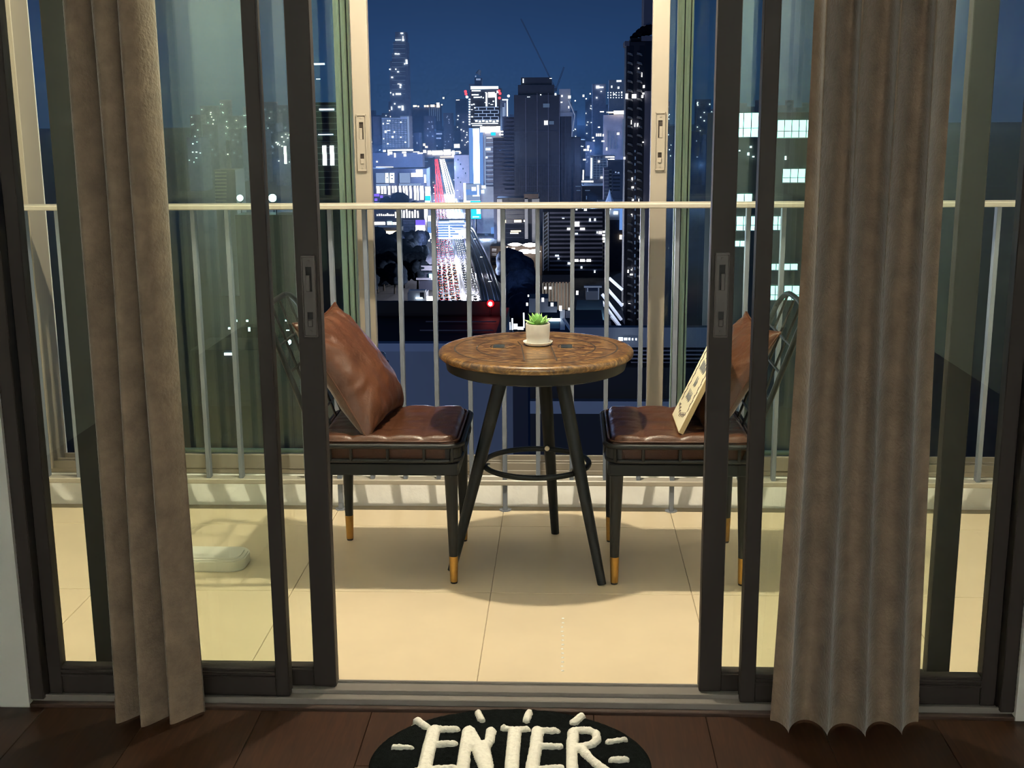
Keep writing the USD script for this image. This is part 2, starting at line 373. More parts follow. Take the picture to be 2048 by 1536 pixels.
pw_2 = panel('window_2', 'beige sliding window stacked behind the left one', -1.60, -.752, 4.395, .055, .055, .124, 2.28, .178, 'beige_brightened', 'window_glass', .036, cat='window')
panel('window_3', 'beige framed sliding window pushed right, with lock pull facing the balcony', .296, 1.10, 4.330, .058, .058, .124, 2.28, .178, BA, 'window_glass', .036, handle=(.327, 4.330, 1.210, 1.408, .034, BA, 'inlay_black', -1, True), cat='window')
pw_4 = panel('window_4', 'beige sliding window stacked behind the right one', .386, 1.24, 4.395, .055, .055, .124, 2.28, .178, 'beige_brightened', 'window_glass', .036, cat='window')

for pw, x0 in ((pw_2, -.752 - .055), (pw_4, .386)):
    for dx in (.012, .034): obj('stile_rib', bx((x0 + dx, 4.390, .124), (x0 + dx + .009, 4.396, 2.28), .0015), 'beige_brightened', pw)
    for dx in (.0225, .0445): obj('stile_groove', bx((x0 + dx, 4.3935, .124), (x0 + dx + .003, 4.396, 2.28)), 'slot_dark', pw)

# ================================================================== RAILING
rl = thing('railing', 'pale steel balcony railing of flat bars in front of the open windows', 'railing')
obj('handrail', bx((XL, 4.170, 1.091), (XR, 4.257, 1.108), .003), 'rail_paint', rl)
obj('bottom_rail', bx((XL, 4.215, .100), (XR, 4.265, .119), .003), 'rail_paint', rl)
k = -14
while True:
    x = -.2142 + .1199 * k
    if x > XR - .03: break
    if x > XL + .03:
        post = k % 5 == 0
        if post:
            obj('post', MB().box((x - .008, 4.225, -.006), (x + .008, 4.255, 1.092), .0015).tube([(x, 4.24, -.006), (x, 4.24, .004)], .022, 14), 'bar_steel', rl)
        else:
            obj('baluster', bx((x - .0075, 4.225, .118), (x + .0075, 4.255, 1.092), .0015), 'bar_steel', rl)
    k += 1

# ================================================================== TABLE
TC = (-.089, 3.72)
t = thing('bistro_table', 'round wooden bistro table on splayed black metal legs', 'table', (*TC, 0))
R = .301
prof = [(0, .674), (R - .02, .674), (R - .006, .675), (R - .001, .680), (R, .686), (R - .001, .692), (R - .005, .697), (R - .012, .6995), (R - .02, .700), (0, .700)]
obj('tabletop', MB().lathe(prof, 96), 'table_wood', t, smooth=40)
obj('under_plate', MB().lathe([(0, .634), (.262, .634), (.276, .640), (.284, .674), (0, .674)], 72), 'table_metal', t, smooth=40)
def ring_mesh(r, w, z, n=120, a0=0, a1=360):
    g = np.radians(np.linspace(a0, a1, n)); P = np.stack([np.stack([(r - w) * np.cos(g), (r - w) * np.sin(g), g * 0 + z], -1), np.stack([(r + w) * np.cos(g), (r + w) * np.sin(g), g * 0 + z], -1)])
    return MB().grid(P)
obj('inlay_ring', ring_mesh(.251, .0028, .7004), 'inlay_black', t, label='outer dark ring line in the top')
obj('inlay_ring', ring_mesh(.183, .0024, .7004), 'inlay_black', t, label='inner dark ring line in the top')
for sx in (-1, 1):
    x0 = -.132 if sx < 0 else .078
    obj('inlay_plate', MB().prism(sbox(x0 + .003, -.003, x0 + .030, .040).buffer(.004), .0012, np.array([[1, 0, 0, 0], [0, 1, 0, 0], [0, 0, 1, .700], [0, 0, 0, 1.0]])), 'inlay_metal', t, label='small black plate let into the top')
    st = LineString([(x0 - .006, .002), (x0 - .010, .016), (x0 - .006, .040), (x0 + .02, .052), (x0 + .045, .055), (x0 + .062, .046), (x0 + .078, .034)]).buffer(.0022)
    st = st.union(LineString([(x0 + .036, -.002), (x0 + .043, -.012), (x0 + .052, -.004), (x0 + .060, -.010), (x0 + .070, .004)]).buffer(.0014))
    obj('inlay_line', MB().prism(st, .0006, np.array([[1, 0, 0, 0], [0, 1, 0, 0], [0, 0, 1, .700], [0, 0, 0, 1.0]])), 'inlay_black', t)
for (xa, ya, xb, yb) in ((-.047, .045, -.028, -.205), (.044, .045, .066, -.205), (-.06, .10, -.05, .05), (.05, .10, .045, .05)):
    obj('inlay_line', MB().prism(LineString([(xa, ya), (xb, yb)]).buffer(.0020), .0006, np.array([[1, 0, 0, 0], [0, 1, 0, 0], [0, 0, 1, .700], [0, 0, 0, 1.0]])), 'inlay_black', t)
for a in (78, 198, -43):
    c_, s_ = math.cos(math.radians(a)), math.sin(math.radians(a))
    lg = obj('leg', MB().tube([(.105 * c_, .105 * s_, .636), (.186 * c_, .186 * s_, .34), (.279 * c_, .279 * s_, .0)], [.022, .019, .0135], 16), 'table_metal', t, smooth=40)
    obj('bolt', MB().tube([((.160) * c_ - 0, (.160) * s_ - .0, .335), ((.152) * c_, (.152) * s_, .335)], .008, 12), 'bolt_steel', lg)
g = np.linspace(0, 2 * np.pi, 65)[:-1]
obj('foot_ring', MB().tube(np.stack([.166 * np.cos(g), .166 * np.sin(g), g * 0 + .33], -1), .0085, 10, closed=True), 'table_metal', t, smooth=True)

# ================================================================== CHAIRS
def rrect(hx, hy, r, n=8):
    pts = []
    for (cx, cy, a0) in ((hx - r, hy - r, 0), (-hx + r, hy - r, 90), (-hx + r, -hy + r, 180), (hx - r, -hy + r, 270)):
        for a in np.radians(np.linspace(a0, a0 + 90, n)): pts.append((cx + r * math.cos(a), cy + r * math.sin(a)))
    return pts
def quilt(hx, hy, z, h, n=72, cells=4, look='seat_leather'):
    u = np.linspace(-1, 1, n); U, V = np.meshgrid(u, u, indexing='ij')
    edge = 1 - np.clip((np.maximum(abs(U), abs(V)) - .86) / .14, 0, 1) ** 2.6
    cu, cv = (U * .5 + .5) * cells, (V * .5 + .5) * cells
    q = np.minimum(np.abs(np.sin(np.pi * cu)), np.abs(np.sin(np.pi * cv)) + .25) ** .42
    nz = meshkit.fbm(np.stack([U * 4, V * 4, U * 0], -1), 3, 3) - .5
    Z = z + h * edge * (.72 + .28 * q) + .006 * nz * edge
    k_ = np.clip((np.abs(U) + np.abs(V) - 1.72) / .28, 0, 1) * .06
    return np.stack([U * hx * (1 - k_), V * hy * (1 - k_), Z], -1)
ch = thing('dining_chair', 'brown quilted leather chair left of the table, holding only a throw pillow', 'chair', (-.530, 3.722, 0), 0)
SX, SY = .218, .216
CM = 'chair_metal'
for (lx, ly) in ((.192, -.190), (.192, .190), (-.195, -.190), (-.195, .190)):
    lg = obj('leg', MB().tube([(lx - .004 * np.sign(lx), ly - .004 * np.sign(ly), .372), (lx, ly, .12), (lx, ly, .084)], [.021, .0145, .0135], 16), CM, ch, smooth=40)
    obj('brass_tip', MB().tube([(lx, ly, .088), (lx, ly, .006)], [.0142, .0118], 16), 'brass', lg, smooth=40)
    obj('foot_pad', MB().tube([(lx, ly, .006), (lx, ly, 0)], [.0112, .0106], 12), CM, lg)
fr = MB()
for s_ in (-1, 1):
    fr.box((-.215, s_ * .205 - .012, .350), (.212, s_ * .205 + .012, .388), .003)
    fr.box((s_ * .203 - .012, -.205, .350), (s_ * .203 + .012, .205, .388), .003)
obj('seat_frame', fr, CM, ch)
for zz in (.396, .442):
    rr = rrect(SX + (.006 if zz > .4 else 0), SY + (.006 if zz > .4 else 0), .045)
    obj('seat_rim', MB().tube([(x, y, zz) for x, y in rr],   .0078 if zz > .4 else .007, 10, closed=True), CM, ch, smooth=True)
bars = [(x, s_ * (SY + .003)) for s_ in (-1, 1) for x in (-.17, -.107, 0.003, .112, .195)] + [(SX + .003, y) for y in (-.12, 0, .12)] + [(-SX - .003, y) for y in (-.12, 0, .12)]
for (x, y) in bars:
    obj('rim_bar', MB().tube([(x, y, .396), (x * 1.004, y * 1.004, .442)], .0052, 8), CM, ch)
rr = rrect(SX - .006, SY - .006, .045)
obj('piping', MB().tube([(x, y, .4535) for x, y in rr], .0035, 8, closed=True), 'seat_leather', ch, smooth=True)
ang_ = [q for q in rrect(SX + .002, SY + .002, .045, 10) if q[0] > SX - .05]; ang_ = sorted(ang_, key=lambda q: math.atan2(q[1], q[0]))
obj('rim_panel', MB().grid(np.array([[(x, y, .397) for x, y in ang_], [(x, y, .440) for x, y in ang_]])), CM, ch, smooth=40)
obj('seat_base', MB().prism(Polygon(rrect(SX - .012, SY - .012, .04)), .058, np.array([[1, 0, 0, 0], [0, 1, 0, 0], [0, 0, 1, .388], [0, 0, 0, 1.0]])), 'seat_leather', ch)
obj('seat_cushion', MB().grid(quilt(SX - .004, SY - .004, .440, .030)), 'seat_leather', ch, smooth=True, label='quilted brown leather seat cushion')
# wire back, leaning outwards
LEAN = .36
def bp(y, z): return (-.205 - (z - .44) * LEAN, y, z)
for s_ in (-1, 1):
    obj('back_post', MB().tube([bp(s_ * .205, .40), bp(s_ * .208, .62), bp(s_ * .205, .80)], .0085, 10), CM, ch, smooth=40)
g = np.linspace(-1, 1, 21)
obj('back_rail', MB().tube([(bp(q * .205, .80 + .055 * (1 - q ** 4))) for q in g], .0085, 10), CM, ch, smooth=True)
for zz in (.50, .58, .66, .74): obj('back_wire', MB().tube([bp(q * .206, zz) for q in (-1, 0, 1)], .0042, 8), CM, ch)
for yy in (-.105, 0, .105): obj('back_wire', MB().tube([bp(yy, .44), bp(yy, .845)], .0042, 8), CM, ch)
dup(ch, 'brown quilted leather chair right of the table, holding a cream sign', (.345, 3.727, 0), 180)

# ================================================================== PILLOWS
def pillow(name, label, c, yaw, lean, a, T, seed, face):
    """A square leather pillow of half side a: front face looks along +x (turned by yaw) and leans back."""
    n = 61; u = np.linspace(-1, 1, n); U, V = np.meshgrid(u, u, indexing='ij')
    body = (np.clip(1 - U ** 2, 0, 1) * np.clip(1 - V ** 2, 0, 1)) ** .42
    W = meshkit.fbm(np.stack([U * 2.2 + seed, V * 2.2, U * 0 + seed], -1), 4, seed) - .5
    rad = np.sin(np.arctan2(U, V) * 15 + W * 12) * np.clip((U ** 2 + V ** 2) - .45, 0, 1) * .010
    sag = .10 * (1 - V) * .5
    X = a * U * (.90 + .10 * V ** 2); Z = a * V * (.90 + .10 * U ** 2)
    y_, l_ = math.radians(yaw), math.radians(lean)
    nrm = np.array([math.cos(y_) * math.cos(l_), math.sin(y_) * math.cos(l_), math.sin(l_)])
    wid = np.array([-math.sin(y_), math.cos(y_), 0.0]); hgt = np.cross(nrm, wid)
    def put(d): return np.asarray(c) + X[..., None] * wid + Z[..., None] * hgt + d[..., None] * nrm
    t = thing(name, label, 'pillow', (0, 0, 0))
    th = T * body * (1 - .28 * V) + W * .022 * body + rad * body ** .5 * 1.0
    obj('front_face', MB().grid(put(np.maximum(th, .0015))), 'pillow_leather', t, smooth=True)
    obj('back_face', MB().grid(put(-np.maximum(T * .72 * body - W * .02 * body, .0015))[::-1]), face, t, smooth=True, label='darker back face')
    per = np.concatenate([np.stack([u, u * 0 - 1], -1), np.stack([u * 0 + 1, u], -1)[1:], np.stack([u[::-1], u * 0 + 1], -1)[1:], np.stack([u * 0 - 1, u[::-1]], -1)[1:-1]])
    pp = np.asarray(c) + (a * per[:, :1] * (.90 + .10 * per[:, 1:] ** 2) * 1.01) * wid + (a * per[:, 1:] * (.90 + .10 * per[:, :1] ** 2) * 1.01) * hgt
    obj('seam', MB().tube(pp, .0035, 6, closed=True), 'pillow_leather', t, smooth=True)
    return t
pillow('throw_pillow', 'brown leather throw pillow leaning on the left chair', (-.672, 3.745, .628), -7, 32, .205, .088, 3, 'pillow_suede')
pillow('throw_pillow', 'brown leather throw pillow behind the sign on the right chair', (.512, 3.745, .612), 187, 31, .188, .060, 9, 'pillow_suede')

# ================================================================== SIGN
sg = thing('wooden_sign', 'cream wooden sign with wreath border leaning on the right chair', 'sign', (.342, 3.680, .472))
UPX, UPZ = math.sin(math.radians(25)), math.cos(math.radians(25))
def ST(d=0.0):   # local (across y, along the board) -> leaning board; extrusion d away from the face
    return np.array([[0, UPX, -UPZ, -UPZ * d], [-1, 0, 0, 0], [0, UPZ, UPX, UPX * d], [0, 0, 0, 1.0]])
def ST2(d):
    m_ = ST(); m_[:3, 3] = m_[:3, 2] * d; return m_
obj('board', MB().prism(sbox(-.112, 0, .112, .29), .014, ST2(-.014)), 'sign_cream', sg)
obj('board_edge', MB().prism(sbox(-.1135, -.0015, .1135, .2915).difference(sbox(-.1122, -.0002, .1122, .2902)), .0145, ST2(-.0145)), 'sign_edge', sg)
wr = MB()
def chain(p0, p1, n, amp=.004):
    p0, p1 = np.array(p0), np.array(p1); d = (p1 - p0) / np.linalg.norm(p1 - p0); q = np.array([-d[1], d[0]])
    for i in range(n):
        c_ = p0 + (p1 - p0) * (i + .5) / n + q * amp * (1 if i % 2 else -1)
        e = Point(0, 0).buffer(1, 6); from_ = np.array(e.exterior.coords); L = np.linalg.norm(p1 - p0) / n * .62
        a_ = .5 * (1 if i % 2 else -1); rot = np.array([[math.cos(a_), -math.sin(a_)], [math.sin(a_), math.cos(a_)]])
        pts = (from_ * [L, L * .34]) @ rot.T; pts = c_ + pts[:, :1] * d + pts[:, 1:] * q
        wr.prism(Polygon(pts), .0008, ST2(0.0))
    wr.prism(LineString([p0, p1]).buffer(.0012), .0006, ST2(0.0))
chain((-.082, .06), (-.082, .255), 14); chain((.082, .06), (.082, .255), 14)
chain((-.080, .05), (0, .030), 7); chain((.080, .05), (0, .030), 7); chain((-.08, .262), (.08, .262), 12)
obj('wreath_border', wr, 'sign_brown', sg, label='brown painted wreath border')
rs = random.Random(4)
for (zc, hw, n) in ((.095, .040, 4), (.142, .020, 2), (.192, .052, 5), (.232, .030, 3)):
    wd = MB()
    for i in range(n):
        xx = -hw + 2 * hw * (i + .5) / n; s_ = hw / n * .8
        l = LineString([(xx - s_, zc - .014), (xx - s_ * .2, zc + .014), (xx + s_ * .4, zc - .010), (xx + s_, zc + rs.uniform(-.004, .014))]).buffer(.0034)
        wd.prism(l, .0007, ST2(0.0))
    obj('script_line', wd, 'sign_grey', sg)

# ================================================================== SUCCULENT
sp = thing('potted_succulent', 'green succulent in a white round pot on the bistro table', 'plant', (-.084, 3.768, .7005))
obj('saucer', MB().lathe([(0, 0), (.036, 0), (.041, .003), (.0455, .0085), (.0465, .011), (.0445, .0112), (.039, .006), (0, .0055)], 48), 'pot_white', sp, smooth=35)
obj('pot', MB().lathe([(0, .0056), (.031, .0056), (.034, .0085), (.0365, .022), (.0378, .045), (.0382, .066), (.0374, .0680), (.0345, .0675), (.034, .058), (0, .058)], 56), 'pot_white', sp, smooth=35)
obj('soil', MB().lathe([(.0342, .0595), (.02, .063), (0, .064)], 32), 'soil', sp, smooth=True)
def leaf(az, el, L, w, base):
    n = 9; s_ = np.linspace(0, 1, n); wd = w * np.sin(np.pi * np.clip(s_ * .86 + .14, 0, 1)) ** .8 * (1 - s_ ** 5); wd[-1] = .0004
    th = wd * .38
    ce, se = math.cos(el), math.sin(el); d = np.array([math.cos(az) * ce, math.sin(az) * ce, se]); side = np.array([-math.sin(az), math.cos(az), 0]); nn = np.cross(d, side)
    rows = []
    for i in range(n):
        c_ = np.array(base) + d * L * s_[i] - nn * (.25 * L * s_[i] ** 2) * -.35
        g_ = np.linspace(0, 2 * np.pi, 10)
        rows.append([c_ + side * wd[i] * math.cos(q) + nn * th[i] * math.sin(q) for q in g_])
    return MB().grid(np.array(rows))
rl_ = random.Random(5)
for (cnt, el, L, r0) in ((8, .42, .046, .004), (7, .85, .045, .003), (5, 1.22, .040, .0015)):
    for i in range(cnt):
        az = 2 * math.pi * (i + .5 * (cnt % 2) + rl_.uniform(-.12, .12)) / cnt
        obj('leaf', leaf(az, el + rl_.uniform(-.12, .12), L * rl_.uniform(.9, 1.1), .0125, (r0 * math.cos(az), r0 * math.sin(az), .061)), 'succulent_leaf', sp, smooth=True)

# ================================================================== RUG
def floor_pt(u, v, z=.022):
    x_, y_ = 740 + u * 560 / 2048, 1400 + v * 560 / 2048
    d = fw + rt * (x_ - 1024) / F - up * (y_ - 768) / F
    return (np.array([0, .012, EYE]) + d * ((z - EYE) / d[2]))[:2]
rg = thing('door_mat', 'oval black tufted door mat lettered ENTER in cream', 'door mat')
RC, RA, RB = (-.119, 2.462), .312, .248
n = 150; g = np.linspace(0, 2 * np.pi, 200); rr = np.concatenate([np.linspace(0, .95, 70), [.97, .985, .995, 1.0, 1.0]])
G, RR = np.meshgrid(g, rr); X = RC[0] + RA * RR * np.cos(G); Y = RC[1] + RB * RR * np.sin(G)
nz = meshkit.fbm(np.stack([X * 120, Y * 120, X * 0], -1), 3, 2)
Z = (.009 + .006 * nz) * np.clip((1.003 - RR) * 22, 0, 1) ** .5; Z[-1] = 0; Z[-2] = .003
P = np.stack([X, Y, Z], -1); P[:, -1] = P[:, 0]
obj('pile', MB().grid(P), 'rug_black', rg, smooth=True)
def strokes(lst):
    out = []
    for pts, w in lst:
        q = [floor_pt(*p_) for p_ in pts]
        sc = 560 / 2048 * 2.75 / 2450 * 1.22
        out.append(LineString(q).buffer(w * sc * .5))
    return unary_union(out)
def tuft(poly, seed):
    """A raised tufted shape: a grid cut to the outline, domed and roughened."""
    mb = MB(); rs_ = random.Random(seed)
    for gpol in getattr(poly, 'geoms', [poly]):
        e = np.array(gpol.exterior.coords)
        jit = meshkit.noise(np.c_[e * 180, e[:, :1] * 0], seed) - .5
        gpol = Polygon(e + jit[:, None] * .004, [np.array(h.coords) for h in gpol.interiors]).buffer(0)
        minx, miny, maxx, maxy = gpol.bounds; s_ = .0022
        ax, ay = np.arange(minx - s_, maxx + 2 * s_, s_), np.arange(miny - s_, maxy + 2 * s_, s_)
        GX, GY = np.meshgrid(ax, ay, indexing='ij')
        import shapely
        pts = shapely.points(GX, GY); ins = shapely.contains(gpol, pts); d = np.where(ins, shapely.distance(shapely.boundary(gpol), pts), 0)
        H = .011 + np.where(ins, .012 * np.clip(d / .009, 0, 1) ** .5 + .0045 * (meshkit.fbm(np.stack([GX * 210, GY * 210, GX * 0], -1), 3, seed) - .4), -.008)
        i = np.arange(GX.size).reshape(GX.shape)
        q = np.stack([i[:-1, :-1], i[1:, :-1], i[1:, 1:], i[:-1, 1:]], -1).reshape(-1, 4)
        near = shapely.distance(gpol, pts).ravel() < s_ * 1.2
        q = q[near[q].all(1)]
        use, inv = np.unique(q, return_inverse=True); mb.add(np.stack([GX, GY, H], -1).reshape(-1, 3)[use], inv.reshape(-1, 4))
    return mb
LET = {'letter_e': [([(465, 215), (430, 330), (395, 480), (375, 560)], 88), ([(455, 212), (625, 214)], 50), ([(440, 328), (610, 318)], 48), ([(330, 525), (600, 500)], 66)],
       'letter_n': [([(712, 232), (690, 360), (668, 560)], 76), ([(722, 225), (790, 350), (840, 480), (850, 540)], 92), ([(883, 222), (870, 290), (835, 350), (862, 470), (850, 560)], 66)],
       'letter_t': [([(975, 200), (1020, 215), (1140, 214)], 54), ([(1055, 225), (1042, 380), (1030, 570)], 86)],
       'letter_e_': [([(1222, 222), (1212, 350), (1190, 470), (1175, 560)], 82), ([(1215, 222), (1365, 226)], 50), ([(1230, 335), (1385, 338)], 48), ([(1180, 515), (1390, 498)], 60)],
       'letter_r': [([(1486, 232), (1478, 350), (1480, 560)], 78), ([(1490, 222), (1590, 218), (1655, 245), (1662, 285), (1620, 325), (1520, 345)], 58), ([(1545, 350), (1620, 430), (1715, 510)], 66)]}
for i, (k_, v_) in enumerate(LET.items()):
    obj(k_.rstrip('_'), tuft(strokes(v_), 20 + i), 'rug_cream', rg, smooth=True)
for i, (a_, b_, w) in enumerate((((345, 150), (405, 192), 62), ((788, 92), (815, 140), 58), ((1163, 90), (1140, 146), 56), ((1545, 115), (1492, 160), 58), ((165, 345), (290, 345), 42), ((1745, 305), (1860, 290), 46), ((1775, 440), (1870, 435), 52))):
    obj('ray_stroke', tuft(strokes([([a_, b_], w)]), 40 + i), 'rug_cream', rg, smooth=True)

# ================================================================== CURTAINS AND BOX
def curtain(label, x0, x1, yc, seed, folds, flare):
    nu, nv = 160, 40; s_ = np.linspace(0, 1, nu); z = np.linspace(.008, 2.48, nv); S, Zz = np.meshgrid(s_, z, indexing='ij')
    low = np.clip(1 - Zz / 1.1, 0, 1) ** 1.5
    ph = S * folds * 2 * np.pi
    X_ = x0 + (x1 - x0) * S + .014 * np.sin(ph * 1.0 + Zz * .4 + seed) * 1 + flare * low * (S - .5)
    Y_ = yc + .034 * np.cos(ph + .25 * np.sin(Zz * 2 + seed)) + .008 * np.sin(Zz * 3 + S * 9) - .02 * low
    Pn = np.stack([X_, Y_, Zz], -1)
    back = Pn + np.array([0, .004, 0])
    mb = MB().grid(Pn).grid(back[::-1])
    t = thing('curtain', label, 'curtain')
    obj('drape', mb, 'curtain_velvet', t, smooth=True)
    hem = MB().grid(np.stack([Pn[:, 0] + [0, -.002, 0], Pn[:, 1] + [0, -.0025, 0]], 1))
    obj('hem', hem, 'curtain_velvet', t, smooth=True)
    return t
curtain('grey brown velvet curtain gathered right of the doors', .505, .80, 2.655, .4, 4, .05)
curtain('grey brown velvet curtain gathered left of the doors', -1.06, -.885, 2.655, 1.9, 3, .02)
pl = thing('plastic_tray', 'white rounded plastic tray on the tiles left of the doors', 'tray')
prof_ = sbox(-1.27, 3.60, -1.012, 3.735)
prof_ = prof_.buffer(-.045).buffer(.045)
TZ = lambda z: np.array([[1, 0, 0, 0], [0, 1, 0, 0], [0, 0, 1, z], [0, 0, 0, 1.0]])
obj('tray_body', MB().prism(prof_.buffer(-.004), .004, TZ(.0)).prism(prof_, .030, TZ(.004)).prism(prof_.buffer(-.005), .005, TZ(.034)), 'white_plastic', pl)
obj('tray_lid', MB().prism(prof_.buffer(-.016), .004, TZ(.039)), 'white_plastic', pl)

dr = MB(); r_ = random.Random(2)  # beads added in place of a dotted reflection on the tiles
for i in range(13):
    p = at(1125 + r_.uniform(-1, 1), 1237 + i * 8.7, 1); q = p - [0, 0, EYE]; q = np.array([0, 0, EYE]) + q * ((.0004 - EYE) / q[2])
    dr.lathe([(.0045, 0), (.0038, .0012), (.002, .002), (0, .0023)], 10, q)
obj('glint_drops', dr, 'glint', smooth=True, label='added dotted line standing in for a floor reflection, tiny bright water drops on the tile before the table', cat='water drops', kind='stuff')

# ================================================================== CITY
ZG = -90.0
HAZE = 1.3e-4
mat('city_ground', (.030, .030, .036), .9, var=.3, scale=.02)
mat('asphalt', (.085, .085, .095), .6, var=.15, scale=.2)
mat('navy_glass', (.011, .014, .028), .45)
mat('navy_light', (.028, .032, .060), .6)
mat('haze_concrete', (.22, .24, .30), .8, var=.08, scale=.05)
mat('blue_wall', (.32, .34, .39), .8, var=.06, scale=.3)
mat('blue_coping', (.42, .46, .56), .8, var=.06, scale=.3)
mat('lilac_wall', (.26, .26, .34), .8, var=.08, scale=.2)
mat('pale_concrete', (.50, .50, .50), .8, var=.1, scale=.4)
mat('brown_wall', (.16, .12, .10), .8, var=.15, scale=.5)
mat('black_roof', (.012, .012, .016), .7)
mat('black_glass', (.010, .012, .022), .25)
mat('teal_roof', (.10, .20, .26), .7, var=.15, scale=.3)
mat('grey_panel', (.10, .10, .095), .8)
mat('mullion_grey', (.10, .10, .14), .6)
mat('white_steel', (.62, .66, .74), .6)
mat('tree_ambient', (.07, .09, .14), .95, var=.4, scale=.5, bump=.6, bscale=2, specular_ior_level=0.0)  # lighter tree_dark with bluish ambient light put into the colour
mat('tree_dark', (.012, .017, .026), .95, var=.5, scale=.8, bump=.6, bscale=2, specular_ior_level=0.0)
mat('trunk', (.03, .025, .02), .9)
mat('car_paint', (.06, .06, .07), .3)
mat('office_wall', (.13, .135, .125), .8, var=.05, scale=.3)
glow('lit_white', (1.0, .97, .90), 4.0)
glow('lit_cool', (.72, .88, 1.0), 3.0)
glow('lit_soft', (.45, .62, 1.0), .55)
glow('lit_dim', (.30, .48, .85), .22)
glow('lit_cyan', (.02, .55, 1.0), 1.5)
glow('lit_office', (.50, .95, 1.0), 3.0)
glow('lit_violet', (.25, .16, 1.0), 1.0)
glow('lit_warm', (1.0, .80, .50), 3.5)
glow('lit_led', (.60, .82, 1.0), 5.0)
glow('lit_blue', (.20, .42, 1.0), .75)
glow('tail_red', (1.0, .03, .04), 5.0)
glow('tail_orange', (1.0, .16, .05), 3.5)
glow('head_white', (.95, .97, 1.0), 7.0)
glow('beacon_red', (1.0, .012, .02), 1.6)
glow('beacon_core', (1.0, .75, .7), 8.0)
glow('flood', (.62, .95, 1.0), 6.0)

obj('ground', bx((-6000, 150, ZG - 2), (6000, 9000, ZG)), 'city_ground', label='dark city ground far below the balcony', cat='ground', kind='structure')


def wbox(mb, x0, x1, y0, y1, Y, d=.4, bevel=0):
    """A box whose front face, at distance Y, spans the photograph's x0..x1, y0..y1; d deep."""
    a, b = at(x0, (y0 + y1) / 2, Y), at(x1, (y0 + y1) / 2, Y)
    zt, zb = at((x0 + x1) / 2, y0, Y)[2], at((x0 + x1) / 2, y1, Y)[2]
    return mb.box((a[0], Y, zb), (b[0], Y + d, zt), bevel)


class Bld:
    def __init__(s, name, label, Y, depth, cat='building', group=None):
        s.p, s.Y, s.depth = thing(name, label, cat, group=group), Y, depth
        s.dy = 0
    def body(s, x0, x1, yt, look, yb=None, name='body', dy=0.0, depth=None):
        Y = s.Y + dy; a, b = at(x0, yt, Y), at(x1, yt, Y)
        zb = ZG if yb is None else at((x0 + x1) / 2, yb, Y)[2]
        return obj(name, bx((a[0], Y, zb), (b[0], Y + (depth or s.depth), a[2])), look, s.p)
    def lots(s, name, rects, look, out=.5, deep=.5, kind='stuff', dy=0.0):
        mb = MB()
        for (x, y, w, h) in rects: wbox(mb, x, x + w, y, y + h, s.Y + dy - out, deep)
        return obj(name, mb, look, s.p, kind=kind)
    def each(s, name, rects, look, out=.5, deep=.5, dy=0.0):
        for (x, y, w, h) in rects: obj(name, wbox(MB(), x, x + w, y, y + h, s.Y + dy - out, deep), look, s.p)
    def rnd(s, x0, x1, y0, y1, n, sizes, look, seed, name='lit_windows', gx=0, gy=0, out=.5):
        r = random.Random(seed); q = []
        for _ in range(n):
            w, h = r.choice(sizes); x, y = r.uniform(x0, x1 - w), r.uniform(y0, y1 - h)
            if gx: x = x0 + round((x - x0) / gx) * gx
            if gy: y = y0 + round((y - y0) / gy) * gy
            q.append((x, y, w, h))
        return s.lots(name, q, look, out)


# ---- far skyline fillers
def zone(x):
    for lim, z in ((640, 'seen through the left door glass'), (778, 'left of the tallest skyscraper'), (938, 'between the tallest skyscraper and the floodlit tower'), (1120, 'behind the floodlit and dark towers'), (1256, 'between the dark tower and the balcony tower')):
        if x < lim: return z
    return 'seen through the right window glass'

r_ = random.Random(11)
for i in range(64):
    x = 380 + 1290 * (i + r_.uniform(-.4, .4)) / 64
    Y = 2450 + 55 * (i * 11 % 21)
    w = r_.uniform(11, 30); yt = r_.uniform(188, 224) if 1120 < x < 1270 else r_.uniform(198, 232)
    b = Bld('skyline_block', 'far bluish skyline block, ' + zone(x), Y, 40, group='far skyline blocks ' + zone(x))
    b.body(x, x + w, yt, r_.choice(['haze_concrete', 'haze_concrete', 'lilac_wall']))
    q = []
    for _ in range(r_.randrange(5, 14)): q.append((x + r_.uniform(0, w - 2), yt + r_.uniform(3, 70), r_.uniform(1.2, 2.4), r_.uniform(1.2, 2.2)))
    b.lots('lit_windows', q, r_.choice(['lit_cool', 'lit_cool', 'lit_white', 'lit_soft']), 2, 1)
r_ = random.Random(21)
for i in range(52):
    x = 380 + 1290 * (i + r_.uniform(-.4, .4)) / 52
    Y = 1500 + 52 * (i * 5 % 11)
    if 815 < x < 945: continue
    w = r_.uniform(14, 34); yt = r_.uniform(246, 292)
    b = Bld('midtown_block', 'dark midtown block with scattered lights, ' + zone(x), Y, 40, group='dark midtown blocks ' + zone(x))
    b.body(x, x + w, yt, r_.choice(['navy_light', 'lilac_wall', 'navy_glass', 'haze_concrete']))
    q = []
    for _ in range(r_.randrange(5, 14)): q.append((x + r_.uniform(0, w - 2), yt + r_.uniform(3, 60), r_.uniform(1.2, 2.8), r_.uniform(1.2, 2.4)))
    b.lots('lit_windows', q, r_.choice(['lit_cool', 'lit_white', 'lit_soft', 'lit_soft']), 2, 1)

